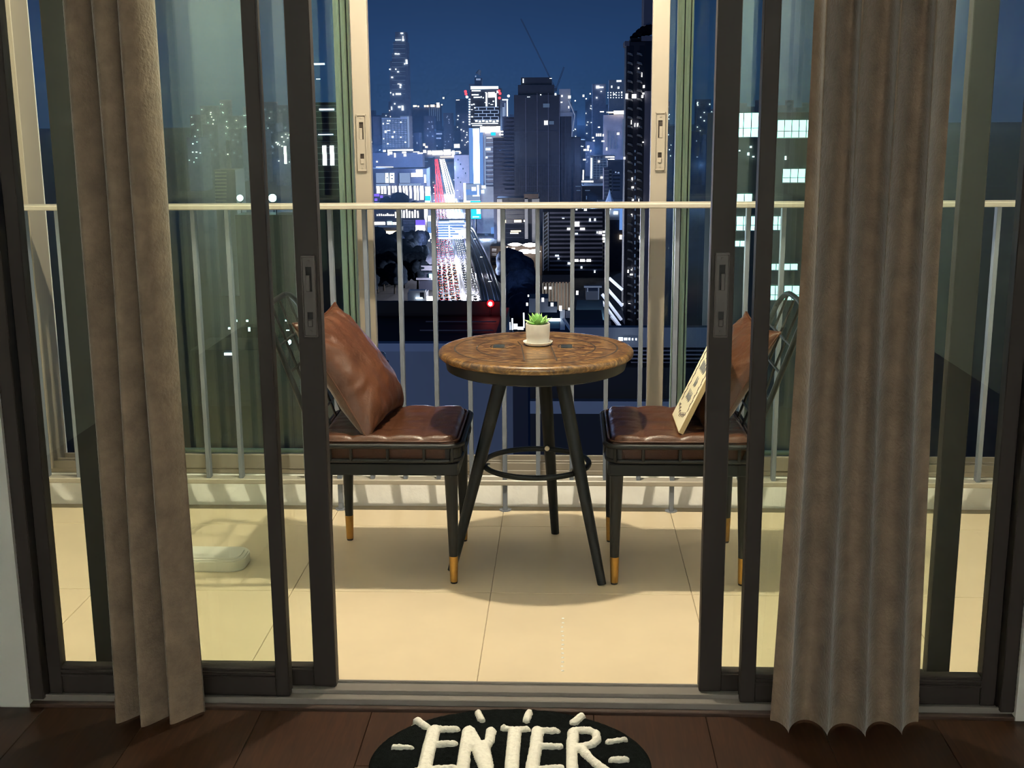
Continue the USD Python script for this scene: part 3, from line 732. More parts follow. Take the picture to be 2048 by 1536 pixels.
# ---- tallest tower, far left
b = Bld('pixelated_skyscraper', 'tallest slender skyscraper on the left skyline with a notched lit crown', 2250, 32)
for (x0, x1, y0, y1) in ((790, 811, 64, 84), (786.5, 814, 84, 106), (784, 814, 106, 122), (780, 815.5, 122, 150), (779, 816, 150, 400)): b.body(x0, x1, y0, 'haze_concrete', y1 if y1 < 400 else None, name='tier')
b.lots('lit_windows', [(801, 65, 5, 3), (805, 72, 1.5, 6), (804, 78, 4, 4), (790, 79, 12, 1.2), (789.5, 106, 4, 3), (794, 106.5, 5, 2.5), (811, 119, 4, 9), (808, 126, 2, 3), (778.5, 137, 2.5, 3), (790.5, 137, 2, 2.5), (794, 142, 4, 2.5), (782, 153.5, 4, 2.5), (795, 167, 5, 2), (799, 168, 4, 4), (799, 173, 3, 3), (780, 184, 2, 3), (785.5, 187, 2, 4), (791, 186.5, 11, 3), (788, 206, 2.5, 3), (796, 212, 5, 3.5), (803, 211, 4, 10), (782, 213, 2, 7)], 'lit_cool', 2, 1)
b.lots('dim_windows', [(784, 88 + 9 * i, 26, 1.0) for i in range(12)], 'lit_dim', 2, 1)

# ---- gridded apartment slab on the left
b = Bld('gridded_slab_block', 'pale gridded apartment slab with a raised right corner, left of the avenue', 1420, 30)
b.body(745, 763, 233, 'navy_light', name='side_wing', dy=6)
b.body(763, 800, 236, 'haze_concrete', name='wing'); b.body(800, 818, 232, 'haze_concrete', name='wing')
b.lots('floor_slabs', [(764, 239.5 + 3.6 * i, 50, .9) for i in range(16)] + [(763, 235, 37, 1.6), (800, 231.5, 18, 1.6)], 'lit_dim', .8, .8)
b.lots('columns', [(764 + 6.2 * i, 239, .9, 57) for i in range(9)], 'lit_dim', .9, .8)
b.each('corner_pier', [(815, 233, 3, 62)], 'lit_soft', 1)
b.lots('lit_windows', [(765, 246, 2.4, 3), (774, 240, 2.2, 3), (778, 240, 2.2, 3), (773, 246, 5, 2), (800, 243, 3, 3), (769, 261, 4, 5), (774, 260, 6, 2), (787, 262.5, 3, 3), (783, 272, 4, 3.5), (800, 273, 3, 2.5), (774, 286, 3, 3), (809, 283, 3, 3), (766, 276, 2, 2.5)], 'lit_cool', 1.4, .6)
b = Bld('transit_hall', 'low hall with one long white lit roof edge below the gridded slab', 1390, 20)
b.body(745, 845, 306, 'navy_light')
b.each('roof_light', [(775, 299, 51, 2.6)], 'lit_white', 3, 2)
b.lots('lit_windows', [(775, 300, 3, 11), (779, 303, 5, 6), (788, 306, 3, 9), (804, 303, 8, 4), (807, 308, 5, 5), (766, 300, 5, 4), (826, 303, 12, 1.6), (835, 305, 10, 3), (846, 300, 6, 6), (752, 322, 3, 3), (752, 333.5, 34, 2)], 'lit_white', 1.5, 1)
b = Bld('broad_podium_block', 'broad dim blue block with a row of white lights on its roof', 2900, 40)
b.body(825, 857, 216, 'haze_concrete'); b.body(857, 880, 210, 'haze_concrete', name='ribbed_wing')
b.lots('ribs', [(858 + 4 * i, 214, 1.2, 28) for i in range(6)], 'lit_dim', 1.2, 1)
b.lots('roof_lights', [(826, 210.5, 4, 3.6), (830.5, 210.5, 3, 3.4), (835, 211, 3, 3.2), (848, 210.5, 4, 3.6), (853, 210.5, 4, 3.6), (861, 209, 8, 5), (873, 205, 6, 10), (882, 208, 3, 3), (885, 194, 3.5, 3.5), (912, 199, 7, 2)], 'lit_warm', 2, 1)
b = Bld('low_rooftop_cluster', 'cluster of low lit rooftops where the avenue ends', 2750, 40)
b.body(850, 925, 262, 'navy_light'); b.body(888, 905, 240, 'navy_glass', name='stair_tower')
b.lots('lit_windows', [(866, 266, 18, 3), (868, 275, 14, 3), (829, 278, 14, 4), (855, 278, 12, 6), (897, 247, 6, 4), (895, 260, 3, 5), (905, 276, 3, 5), (870, 290, 5, 3)], 'lit_soft', 2, 1)
b = Bld('elevated_station', 'brightly lit elevated station crossing the far end of the avenue', 2350, 25, cat='station')
b.body(846, 922, 303, 'haze_concrete', 318)
b.each('lit_bay', [(855, 301, 7, 8), (864, 301, 21, 9), (887, 299, 14, 11), (904, 301, 5, 14), (911, 302, 9, 6), (908, 288, 11, 8)], 'lit_white', 3, 2)
b.each('billboard', [(910, 304, 8, 9)], 'lit_soft', 4, 2)
b.lots('lamps', [(850, 292, 5, 4), (846, 287, 4, 5), (862, 305, 60, 2), (880, 313, 30, 2)], 'lit_warm', 3, 2)

# ---- lit tower by the avenue
b = Bld('floodlit_tower', 'brightest white blue lit tower beside the avenue with a glowing roof bar', 955, 30)
b.body(941, 1000, 176, 'navy_glass', name='upper_body'); b.body(937, 1002, 262, 'lilac_wall', name='lower_body', dy=-4)
b.each('roof_bar', [(941, 172.5, 55, 5.5)], 'lit_led', 2, 2)
b.each('light_pier', [(971.5, 186, 3, 27), (990, 186, 3, 28)], 'lit_cool', 2, 1.5)
b.each('crown_screen', [(976, 184, 13, 11)], 'lit_white', 2, 1.5)
b.lots('lit_windows', [(943, 180.5, 18, 2), (943, 188, 8, 3), (951, 188, 6, 3), (947, 193.5, 13, 2.5), (961, 192, 2, 4), (965, 194, 2.5, 2.5), (970, 184, 3, 2), (993, 181, 4, 5), (969, 204, 3, 2), (977, 206, 2, 2), (981, 208, 5, 2), (985, 201, 3, 3), (942, 208, 3, 3), (946, 207, 3, 3), (948, 214, 3, 3), (942, 218, 3, 2), (942, 232, 4, 3)], 'lit_cool', 2, 1)
b.lots('edge_lights', [(937.5, 197 + 5 * i, 3, 3.2) for i in range(11)], 'lit_cool', 2, 1)
b.lots('balcony_slabs', [(950 - i * .6, 213.5 + 6.3 * i, 47 + .6 * i, 1.6) for i in range(5)] + [(956 + 16 * (k % 3) + 8 * (j % 2), 215 + 6.3 * j, 1.8, 5.5) for j in range(4) for k in range(3)], 'lit_soft', 2, 1.5)
b.lots('arcade', [(950 + 7 * i, 240 + (i % 2), 5, 4) for i in range(7)] + [(942, 246, 54, 2), (944, 250, 20, 2)], 'lit_cool', 3, 1)
b.each('canopy_bay', [(960, 253, 9, 12), (970, 253, 10, 14), (981, 253, 10, 11), (992, 252.5, 8, 12), (998, 262, 8, 2.6), (998, 268, 8, 2.6)], 'lit_white', 8, 3)
b.each('blue_sign', [(982, 265, 9, 6)], 'lit_cyan', 9, 1)
b.each('led_column', [(946.5, 257, 12.5, 112)], 'lit_led', 8, 3)
b.each('glow_margin', [(938.5, 256, 8, 116), (959, 258, 7, 112)], 'lit_blue', 6, 1.5)  # glow around the LED column, put in as emissive side panels
b.lots('corner_strip', [(969, 270, 2.4, 102)], 'lit_soft', 7, 1)
b.lots('floor_ledges', [(972, 275 + 9.2 * i, 14, 1.8) for i in range(11)], 'lit_soft', 7, 1)
b.lots('lit_rooms', [(971, 296, 10, 5), (971, 313, 4, 4), (963, 371, 8, 6), (962, 380, 6, 7), (973, 275, 10, 2)], 'lit_cool', 8, 1)
b.each('tall_base_wall', [(966, 373, 23, 94)], 'blue_wall', 7, 4)
b.each('base_strip', [(982, 455, 7, 28)], 'lit_blue', 8, 1)
sphere_light('added_tower_fill', at(972, 470, 905), 1.0, 1300, (.45, .62, 1.0))  # added light that brightens the tower's base wall
for i, (x, y) in enumerate(((931, 183), (932, 188), (934, 194), (998, 182), (1000, 187), (999, 196), (1017, 192))):
    q = at(x, y, 948)
    obj('roof_beacon', MB().add(trimesh.creation.icosphere(1, 1.0).apply_translation(q)), 'lit_white' if i in (6, 2) else 'tail_red', b.p)
b = Bld('plain_blue_slab', 'plain bluish slab right of the far avenue, left of the floodlit tower', 1330, 40)
b.body(908, 941, 310, 'lilac_wall'); b.lots('dim_windows', [(915 + 5 * i, 318 + 9 * j, 2, 3) for i in range(4) for j in range(6) if (i * 3 + j) % 4 == 0], 'lit_dim', 1, .5)
b = Bld('dark_blue_slab', 'dark bluish slab left of the far avenue', 1560, 40)
b.body(846, 863, 316, 'navy_light'); b.lots('dim_windows', [(848, 322, 8, 2), (849, 340, 2, 3), (855, 352, 2, 3)], 'lit_dim', 1, .5)
b = Bld('domed_tower', 'small far tower with a lit dish on top, behind the floodlit tower', 1900, 25)
b.body(938, 963, 168, 'haze_concrete'); b.body(949, 963, 156, 'navy_light', 170, name='cap')
b.lots('lit_windows', [(952, 157, 9, 3.5), (950, 151, 2.5, 3)], 'lit_soft', 2, 1)
obj('dish', MB().tube([at(956, 149, 1890), at(960, 140, 1890)], [4.5, 2], 12), 'pale_concrete', b.p, smooth=40)
b = Bld('white_framed_block', 'narrow block in a white lit frame between the floodlit and dark towers', 1380, 20)
b.body(998, 1016, 198, 'navy_light')
b.each('frame_bar', [(998, 198, 18, 2.4), (998, 200, 1.8, 35), (1013.5, 200, 1.8, 33)], 'lit_cool', 2, 1.5)
b.lots('lit_windows', [(1005, 214, 3.5, 19), (1001, 203, 2, 30), (1009, 206, 2, 26)], 'lit_soft', 2, 1)

# ---- big dark tower
b = Bld('stepped_dark_tower', 'big stepped navy office tower standing dark in the middle', 900, 40)
b.body(1042, 1103, 155, 'navy_glass', 172, 'crown', dy=4); b.body(1036, 1108, 170, 'navy_glass', 192, 'neck', dy=2)
b.body(1028, 1120, 190, 'navy_glass', name='shaft')
b.body(1008, 1029, 235, 'navy_light', name='left_wing', dy=3); b.body(986, 1009, 276, 'navy_light', name='left_annex', dy=6)
b.body(1119, 1143, 233, 'navy_glass', name='right_wing', dy=3); b.body(1142, 1162, 276, 'navy_glass', name='right_annex', dy=6)
b.each('mullion', [(x, y0, 1.3, 225) for x, y0 in ((1051, 196), (1074, 186), (1096, 186), (1118, 192))], 'mullion_grey', .5, .5)
b.lots('floor_lines', [(1030, y, 88, .8) for y in (262, 330, 372)] + [(987, 282 + 7.5 * i, 40, 2.2) for i in range(15)] + [(1010, 240 + 7.5 * i, 17, 1.6) for i in range(6)], 'navy_light', .4, .4)
b.lots('fins', [(1032 + 3.6 * i, 333, .7, 60) for i in range(24)] + [(1123, 240, .8, 150), (1130, 240, .8, 150), (1150, 282, .8, 120)], 'navy_light', .35, .35)
b.each('lit_window', [(1088, 241, 8, 9)], 'lit_white', .6, .4)
b.each('dim_window', [(1086, 207, 13, 8), (1098, 242, 10, 7)], 'lit_dim', .6, .4)
b.lots('small_lights', [(1045, 157, 2.4, 9), (1080, 188.5, 2.4, 2.4), (1054, 193, 6, 1.2), (1109, 186.5, 4, 4), (1099, 156, 5, 1.4)], 'lit_cool', 1.4, .5)
b = Bld('slant_sided_block', 'dim block with a slanting pale right edge behind the dark tower', 1300, 30)
b.body(1118, 1141, 178, 'haze_concrete'); b.body(1118, 1146, 225, 'haze_concrete', name='lower_body', dy=-2)
for (xa, ya, xb, yb) in ((1137, 200, 1150, 230), (1150, 230, 1143, 276)): obj('edge_beam', MB().tube([at(xa, ya, 1294), at(xb, yb, 1294)], .8, 6), 'pale_concrete', b.p)
b.lots('lit_windows', [(1122, 190, 3.4, 4), (1136, 191, 6, 6), (1149, 200, 2.6, 3), (1165, 189, 3.6, 5), (1171, 196, 3, 3), (1121, 203, 4, 2.4), (1136, 212, 2.4, 5), (1179, 186.5, 2.4, 2.4)], 'lit_white', 6, 1)
# tower crane
cr = thing('tower_crane', 'thin dark luffing crane above the block right of the dark tower', 'crane')
YC = 1280
def truss(name, p0, p1, w, look='navy_light'):
    p0, p1 = np.array(p0), np.array(p1); mb = MB(); d = (p1 - p0); L = np.linalg.norm(d); d /= L; s_ = np.cross(d, [0, 1, 0]); s_ /= np.linalg.norm(s_); u_ = np.array([0, 1.0, 0])
    cs = [s_ * w + u_ * w, s_ * w - u_ * w, -s_ * w - u_ * w, -s_ * w + u_ * w]
    for c_ in cs: mb.tube([p0 + c_, p1 + c_], .16, 4)
    n = int(L / (w * 2.6))
    for i in range(n):
        a, c2 = p0 + d * L * i / n, p0 + d * L * (i + 1) / n
        for j in range(4): mb.tube([a + cs[j], c2 + cs[(j + 1) % 4]], .10, 4, caps=False)
    obj(name, mb, look, cr)
pm = at(1110, 172, YC); truss('mast', (pm[0], YC, ZG), pm, .9)
truss('jib', at(1109, 174, YC), at(1042, 38, YC), .5)
truss('counter_mast', at(1111, 182, YC), at(1128, 134, YC), .6)
obj('cab', wbox(MB(), 1106, 1114, 176, 182, YC - 1, 3), 'navy_glass', cr)

# ---- tall condominium on the right
b = Bld('balcony_tower', 'tall slim dark condominium with pale zigzag balcony ledges, right', 388, 12)
b.body(1253, 1334, 84, 'navy_light', name='shaft')
b.body(1250, 1259, 82, 'lilac_wall', 92, 'corner_cap', dy=-.5); b.body(1283, 1312, 72, 'lilac_wall', 82, 'cornice', dy=-.6)
b.body(1262, 1312, 76, 'black_roof', 85, 'parapet', dy=1); b.body(1289, 1312, -40, 'lilac_wall', 50, 'stair_core', dy=3)
b.each('window_column', [(1255, 92, 9, 570), (1275, 92, 10, 570)], 'black_glass', .15, .3)
b.each('dark_column', [(1290, 82, 10, 100)], 'black_glass', .2, .3)
b.each('end_wall', [(1286, 182, 13, 480)], 'lilac_wall', .05, .3)
led = MB(); med = MB()
for i in range(32):
    y = 108 + 18.3 * i - .02 * i * i
    for x0 in (1255, 1274):
        p0, p1, p2 = at(x0, y, 387.4), at(x0 + 6.5, y + 1.5, 386.6), at(x0 + 10, y + 3.2, 387.4)
        for q0, q1 in ((p0, p1), (p1, p2)):
            led.tube([q0, q1], .17, 4)
            led.add([q0 + [0, 0, -.1], q1 + [0, 0, -.1], q1 + [0, .0, .5], q0 + [0, .0, .5]], [(0, 1, 2, 3)])
obj('balcony_ledges', led, 'pale_concrete', b.p, kind='stuff')
r_ = random.Random(3)
b.lots('wall_lights', [(1269 + .5 * (i % 2) - i * .02, 300 + 13 * i, 2.2, r_.uniform(3, 9)) for i in range(26)], 'lit_dim', .5, .2)
b.lots('lit_windows', [(1276, 135, 2.4, 3), (1283, 145, 1.8, 9), (1251, 187, 5, 11), (1264, 188, 8.5, 8.5), (1285, 185, 4, 4), (1283, 190, 4, 6), (1286, 170, 3.5, 6), (1269, 246, 2, 8), (1274, 246, 3, 8), (1262, 240, 1.6, 9), (1285, 283, 2.6, 3), (1247, 314, 4, 5), (1263, 355, 2.5, 6), (1263, 373, 5, 4), (1277, 394, 1.6, 9), (1264, 398, 3.4, 4), (1262, 428, 3, 6), (1278, 472, 2.6, 7), (1255, 540, 3, 6), (1260, 548, 6, 3), (1262, 536, 3, 5), (1242, 607, 5, 4), (1257, 604, 5, 4)], 'lit_white', .8, .25)
for i, (x, y, s_) in enumerate(((1270, 72, 6), (1279, 66, 8), (1288, 62, 9), (1298, 60, 10), (1264, 76, 4))):
    tr_ = MB(); c_ = at(x, y, 391); ic = trimesh.creation.icosphere(2, s_ * .16); v_ = np.asarray(ic.vertices); v_ = v_ * (1 + .5 * (meshkit.noise(v_ * 2.2 + i, i)[:, None] - .5)) + c_
    tr_.add(v_, ic.faces)
    obj('roof_garden_bush', tr_, 'tree_dark', b.p, smooth=True)

# ---- right middle: towers and office slabs
b = Bld('antenna_lit_tower', 'dim tower with white rooftop lights left of the balcony tower', 2110, 30)
b.body(1185, 1212, 168, 'lilac_wall'); b.body(1218, 1252, 160, 'haze_concrete', name='right_shaft', dy=30)
b.lots('lit_windows', [(1192, 171, 6.5, 6), (1199, 173, 8, 3), (1222, 171, 3, 5), (1233, 160, 10, 4), (1235, 173, 4, 4.5), (1242, 183, 3, 4), (1226, 187, 5, 2.4), (1201, 182, 3, 2), (1192, 194, 3, 3)] + [(1215 + 5.5 * (i % 6), 184 + 5 * (i // 6), 2, 2.2) for i in range(18)], 'lit_cool', 2, 1)
b = Bld('helipad_block', 'block with a blazing white yellow rooftop strip beside the balcony tower', 1250, 25)
b.body(1208, 1250, 230, 'lilac_wall')
b.each('roof_glare', [(1228, 221, 25, 8), (1217, 223, 12, 3.2)], 'lit_warm', 4, 4)
b.lots('ribs', [(1215 + 6 * i, 262, 1, 36) for i in range(4)] + [(1245, 238, 3, 74)], 'lit_dim', 1, 1)
b.lots('lit_windows', [(1192, 267, 3, 6), (1196, 267, 3, 6), (1200, 267, 3, 6), (1205, 268, 3, 5), (1196, 253, 4, 3), (1234, 265, 5, 5), (1184, 274, 4, 3), (1186, 280, 4, 3), (1203, 281, 6, 3), (1174, 291, 5, 5), (1167, 298, 6, 4), (1174, 297, 4, 5), (1180, 300, 3, 3), (1212, 295, 3, 6), (1200, 222, 8, 2.4)], 'lit_white', 6, 1)
b = Bld('blue_glass_block', 'blue green glazed block with a bright white left edge', 1050, 25)
b.body(1181, 1230, 312, 'haze_concrete')
b.each('edge_light', [(1181, 316, 3.2, 41)], 'lit_cool', 1, .6)
b.lots('grid', [(1186 + 6.5 * i, 314, .8, 44) for i in range(6)] + [(1182, 318 + 5 * i, 38, .8) for i in range(8)], 'lit_dim', .8, .5)
b.lots('lit_windows', [(1211, 313, 18, 2), (1216, 318, 13, 2), (1196, 321, 4, 4), (1201, 353, 5, 4), (1166, 318, 6, 3), (1165, 340, 3, 20)], 'lit_white', 1, .5)
b = Bld('balconied_apartment_block', 'grey green apartment block with stacked balconies left of the balcony tower', 760, 20)
b.body(1216, 1252, 322, 'haze_concrete'); b.body(1208, 1218, 337, 'lilac_wall', name='stair_wing', dy=-1)
b.lots('balconies', [(1209, 340 + 7.4 * i, 9, 2.4) for i in range(9)] + [(1219, 339 + 7.2 * i, 4.5, 2) for i in range(8)], 'pale_concrete', 1.2, 1)
b.lots('dark_windows', [(1219, 341.5 + 7.2 * i, 4, 4) for i in range(7)] + [(1226, 343 + 7.2 * i, 14, 2.5) for i in range(6)], 'navy_glass', .3, .4)
b.lots('lit_windows', [(1230, 343, 3, 3), (1235, 344, 4, 3)], 'lit_soft', .8, .4)
b = Bld('domed_hall', 'dark round roofed hall with a white lit eave', 820, 30)
b.body(1164, 1210, 372, 'black_roof')
b.each('eave_light', [(1163, 361.5, 24, 3.4)], 'lit_white', 1, .8)
b.lots('small_lights', [(1165, 367, 3, 3), (1172, 392, 2, 7), (1170, 380, 10, 1.6), (1151, 372, 10, 1.6), (1153, 380, 8, 1.6)], 'lit_dim', 1, .8)
b = Bld('spire_plaza', 'floodlit pale plaza with a small white spire behind the railing', 720, 20)
b.body(1196, 1250, 404, 'blue_wall', 440); b.body(1198, 1250, 440, 'navy_light', name='base')
c_ = at(1219, 404, 718); obj('spire', MB().lathe([(2.6, 0), (1.2, 3.2), (.1, 7.5)], 12, c_), 'white_steel', b.p)
b.each('lit_bay', [(1206, 411, 16, 9), (1207, 421, 13, 8), (1227, 423, 9, 6)], 'lit_cool', 1, .6)
b.each('blue_bay', [(1228, 412, 12, 8), (1239, 416, 7, 44)], 'lit_blue', 1.2, .6)
b.each('warm_lamp', [(1239, 470, 5, 9)], 'lit_warm', 1.4, .6)

b = Bld('banded_office_slab', 'wide office slab with pale horizontal bands and a lattice stair strip', 690, 18)
b.body(1086, 1212, 418, 'black_glass')
b.each('spandrel_band', [(1099, 424 + 8.75 * i, 106, 3.6) for i in range(14)], 'lilac_wall', .5, .6)
b.each('stair_strip', [(1086, 424, 11, 118)], 'grey_panel', .3, .4)
st = MB()
for i in range(15):
    for (xa, xb) in ((1088, 1095),): st.tube([at(xa, 433 + 7.6 * i, 689), at(xb, 427 + 7.6 * i, 689)], .28, 4)
for x in (1087, 1096.5): st.tube([at(x, 424, 689), at(x, 542, 689)], .32, 4)
obj('stair_lattice', st, 'white_steel', b.p, kind='stuff')
b.each('end_wall', [(1204, 480, 8, 62)], 'grey_panel', .4, .5)
b.lots('end_windows', [(1206, 486 + 8 * i, 3.4, 4) for i in range(7)], 'black_glass', .6, .3)
b.each('lit_window', [(1145, 444, 14, 9), (1149, 518.5, 8, 5), (1160, 518.5, 10, 5), (1173, 518.5, 9, 5), (1205, 462, 10, 4), (1205, 468.5, 9, 4), (1205, 475, 9, 4.4), (1206, 482, 9, 2.4), (1197, 463, 7, 5), (1134, 456, 8, 4), (1160, 456, 10, 4)], 'lit_white', .8, .4)
b.lots('lit_windows', [(1178, 437, 4, 6), (1188, 437, 4, 5), (1150, 466, 6, 3), (1168, 416, 6, 6), (1110, 510, 8, 3), (1115, 516, 4, 3), (1135, 525, 7, 4), (1161, 533, 4, 4), (1188, 541, 3, 5), (1193, 463, 3, 4), (1151, 418, 4, 3), (1124, 436, 5, 2)], 'lit_cool', .8, .4)

b = Bld('twin_pillar_building', 'dark glazed building between two pale concrete pillars', 780, 18)
b.body(993, 1080, 396, 'black_glass'); b.body(1048, 1077, 388, 'brown_wall', 398, 'roof_cap', dy=-1)
b.each('pillar', [(994.5, 398, 10, 92), (1049.5, 396, 6.5, 82), (1064, 397, 15, 88)], 'pale_concrete', 1, 1)
b.each('lit_room', [(1028, 440, 15, 5), (1006, 440, 6, 6), (1047, 440, 4, 4), (1021, 461, 21, 2.4), (1020, 465, 17, 2.6)], 'lit_warm', .6, .4)
b.lots('floor_lines', [(1006, 402 + 9 * i, 42, .8) for i in range(9)], 'navy_light', .3, .3)
b = Bld('canopy_restaurant', 'brown low building with blazing white oval canopies', 700, 15)
b.body(980, 1084, 492, 'brown_wall')
for (x, y, rx, ry) in ((1030, 489, 15, 3.5), (1060, 490, 16, 4.5), (1050, 503, 15, 5), (1069, 503, 13, 5)):
    c_ = at(x, y, 693); px_ = 693 / 2450
    obj('canopy', MB().lathe([(0, ry * px_), (rx * px_ * .6, ry * px_ * .7), (rx * px_, 0), (rx * px_ * .6, -ry * px_ * .7), (0, -ry * px_)], 20, c_), 'lit_white', b.p)
b.lots('windows', [(984, 497 + 9 * i, 9, 6) for i in range(4)] + [(1039, 520, 4, 10), (1056, 520, 4, 10), (1073, 518, 4, 12)], 'black_glass', .4, .4)
b.each('lit_window', [(1023, 496, 7, 8), (1011, 515, 10, 8), (1038, 513, 7, 6)], 'lit_white', .7, .4)
b.lots('lamps', [(1001, 501, 4, 6), (1001, 520, 4, 5), (1001, 530, 4, 4), (1013, 494, 3, 5), (1019, 502, 6, 3), (996, 542, 4, 3)], 'lit_white', .9, .4)

# ---- left: mall with billboards
b = Bld('billboard_mall', 'low mall with bluish billboards and a colonnade of white light strips', 1180, 30)
b.body(700, 853, 338, 'navy_light')
b.each('dim_screen', [(752, 346, 17, 20), (799, 346, 21, 20)], 'lit_soft', 2, 1)
b.each('white_screen', [(770.5, 346, 6.5, 20), (779.5, 346, 9, 20), (848, 349, 4, 17)], 'lit_cool', 2.4, 1)
b.each('glare_sign', [(822, 346, 14, 8), (832, 339, 13, 15)], 'lit_white', 3, 1)
b.each('screen_glyph', [(782, 350, 4, 1.6), (782, 357, 4, 1.6), (773, 355, 3, 1.4)], 'navy_light', 3, .5)
b.each('lit_fascia', [(752, 368, 26, 4), (798, 367, 44, 4.5)], 'lit_soft', 3, 1)
b.each('light_strip', [(753 + x, 372, w, h) for x, w, h in ((0, 6, 15), (9, 4.5, 16), (15, 4, 16), (23, 4.5, 18), (31, 3, 14), (36, 4, 14), (45, 4, 19), (53, 3, 22), (58, 4, 24), (66, 4, 25), (75, 4, 28), (81, 3, 29), (87, 7, 28))], 'lit_white', 3, 1)
b = Bld('shopping_arcade', 'dark arcade with rows of white lit letters and window bands', 950, 25)
b.body(700, 848, 410, 'navy_glass')
r_ = random.Random(8)
b.lots('lit_letters', [(753 + 4.1 * i, 432 - h, 2.6, h) for i, h in enumerate([r_.choice((3, 4, 5)) for _ in range(9)])] + [(790 + 5.5 * i, 436 - h, 3, h) for i, h in enumerate((12, 16, 16, 15, 17, 14, 13, 16, 14))], 'lit_white', 1, .6)
b.each('window_band', [(748, 444, 22, 6), (774, 443, 10, 7), (785, 444.5, 14, 5)], 'lit_white', 1, .6)
b.each('blue_window', [(774, 443, 10, 7)], 'lit_office', 1.6, .5)
b.lots('louvres', [(806, 441 + 3 * i, 23, 1.2) for i in range(9)], 'lilac_wall', .8, .5)
b.each('violet_lamp', [(748, 388, 10, 5), (760, 391, 5, 5), (749, 397, 5, 5)], 'lit_violet', 20, 2)
b = Bld('white_shopfront', 'row of floodlit white shopfronts at the edge of the dark park', 860, 12)
b.body(690, 802, 455, 'grey_panel')
b.each('lit_front', [(748, 463, 13, 8), (770, 462, 28, 9)], 'lit_warm', .6, .5)
b.lots('crowd_lights', [(752, 474, 8, 4), (761, 473, 4, 7), (766, 476, 5, 5), (774, 477, 8, 6), (786, 474, 4, 7), (793, 475, 6, 5), (821, 474, 10, 8), (826, 480, 6, 6), (834, 490, 8, 6), (844, 482, 4, 3), (854, 479, 5, 4), (862, 483, 4, 3), (820, 471, 14, 4)], 'lit_white', 3, 1)


def billboard(name, label, x0, x1, y0, y1, Y, looks, post=True):
    t = thing(name, label, 'billboard')
    obj('frame', wbox(MB(), x0 - .6, x1 + .6, y0 - .6, y1 + .6, Y + .3, 1.2), 'navy_glass', t)
    h = (y1 - y0) / len(looks)
    for i, l in enumerate(looks): obj('screen', wbox(MB(), x0, x1, y0 + i * h, y0 + (i + 1) * h, Y, .3), l, t)
    if post:
        p = at((x0 + x1) / 2, y1, Y + .9)
        obj('post', MB().tube([(p[0], p[1], ZG), p], .5, 8), 'navy_glass', t)
    return t
billboard('billboard', 'small white billboard with a violet top at the park edge', 831, 850, 440, 471, 850, ['lit_violet', 'lit_white', 'lit_white'])
billboard('billboard', 'tall light blue billboard left of the avenue', 855, 872, 431, 478, 840, ['lit_cool', 'lit_soft', 'lit_blue', 'lit_cool'])
billboard('billboard', 'narrow teal bottle sign pylon left of the avenue', 850, 861, 373, 411, 1080, ['lit_cool', 'lit_office', 'lit_cyan', 'lit_cool'])
billboard('billboard', 'cyan square lettered sign right of the avenue', 942, 962, 414, 438, 875, ['lit_cyan'])
t = billboard('billboard', 'white and blue stacked screens above the cyan sign', 927, 961, 368, 412, 895, ['lit_soft', 'lit_blue', 'lit_soft', 'lit_cool'])
for (x, y, w, h) in ((927, 366, 5, 46), (943, 374, 9, 8), (945, 390, 14, 3), (954, 370, 4, 22)): obj('lit_panel', wbox(MB(), x, x + w, y, y + h, 894, .5), 'lit_cool', t)
t = thing('cyan_sign', 'small cyan tilted screen over the square cyan sign', 'sign')
obj('screen', MB().box(at(941, 410, 868), at(961, 402, 868) + [0, .6, 0]), 'lit_cyan', t)
obj('bracket', wbox(MB(), 949, 953, 409, 415, 869, .5), 'navy_glass', t)
t = thing('white_letter_mark', 'white block mark mounted on the cyan square sign', 'sign')
obj('mark', wbox(wbox(MB(), 953, 961, 416, 428, 874.4, .4), 945, 958, 433, 435, 874.4, .4), 'lit_white', t)

# ---- avenue, traffic, viaduct
SL = -.108
def road_pt(Y, off, z=ZG + .05): return np.array([15 + off + SL * Y, Y, z])
rp = MB()
for (a, c_) in ((330, 900), (900, 1600), (1600, 3000)):
    v = [road_pt(a, -14), road_pt(a, 14), road_pt(c_, 14), road_pt(c_, -14)]
    rp.add(v, [(0, 1, 2, 3)])
av = thing('road', 'busy multi lane avenue running away between the towers', 'road', kind='structure')
obj('carriageway', rp, 'asphalt', av)
md = MB()
for Y in range(340, 1600, 40): md.add([road_pt(Y, -.6, ZG + .4), road_pt(Y, .6, ZG + .4), road_pt(Y + 40, .6, ZG + .4), road_pt(Y + 40, -.6, ZG + .4)], [(0, 1, 2, 3)])
obj('median', md, 'pale_concrete', av)
ang = math.degrees(math.atan2(-SL, 1))
def car(name, label, lamp, rear):
    t = thing(name, label, 'car', road_pt(560, -8 if rear else 8), ang, 'cars leaving in red tail lights' if rear else 'cars coming with white headlights')
    s_ = -1
    obj('body', MB().box((-.9, -2.2, .35), (.9, 2.2, .95), .12).box((-.78, -1.3, .9), (.78, 1.1, 1.5), .2), 'car_paint', t)
    for sx in (-1, 1):
        obj('lamp', MB().box((sx * .82 - .34 * (sx > 0) - .0, -2.32, .50), (sx * .82 + .34 * (sx < 0), -2.14, .90 if rear else .86), .04), lamp, t)
        for yy in (-1.35, 1.35): obj('wheel', MB().tube([(sx * .72, yy, .33), (sx * .92, yy, .33)], .33, 10), 'slot_dark', t)
    return t
LR, LW = 'car driving away in the crowded left lanes, red tail lights on', 'oncoming car in the crowded right lanes with white headlights'
cars = {}
r_ = random.Random(17)
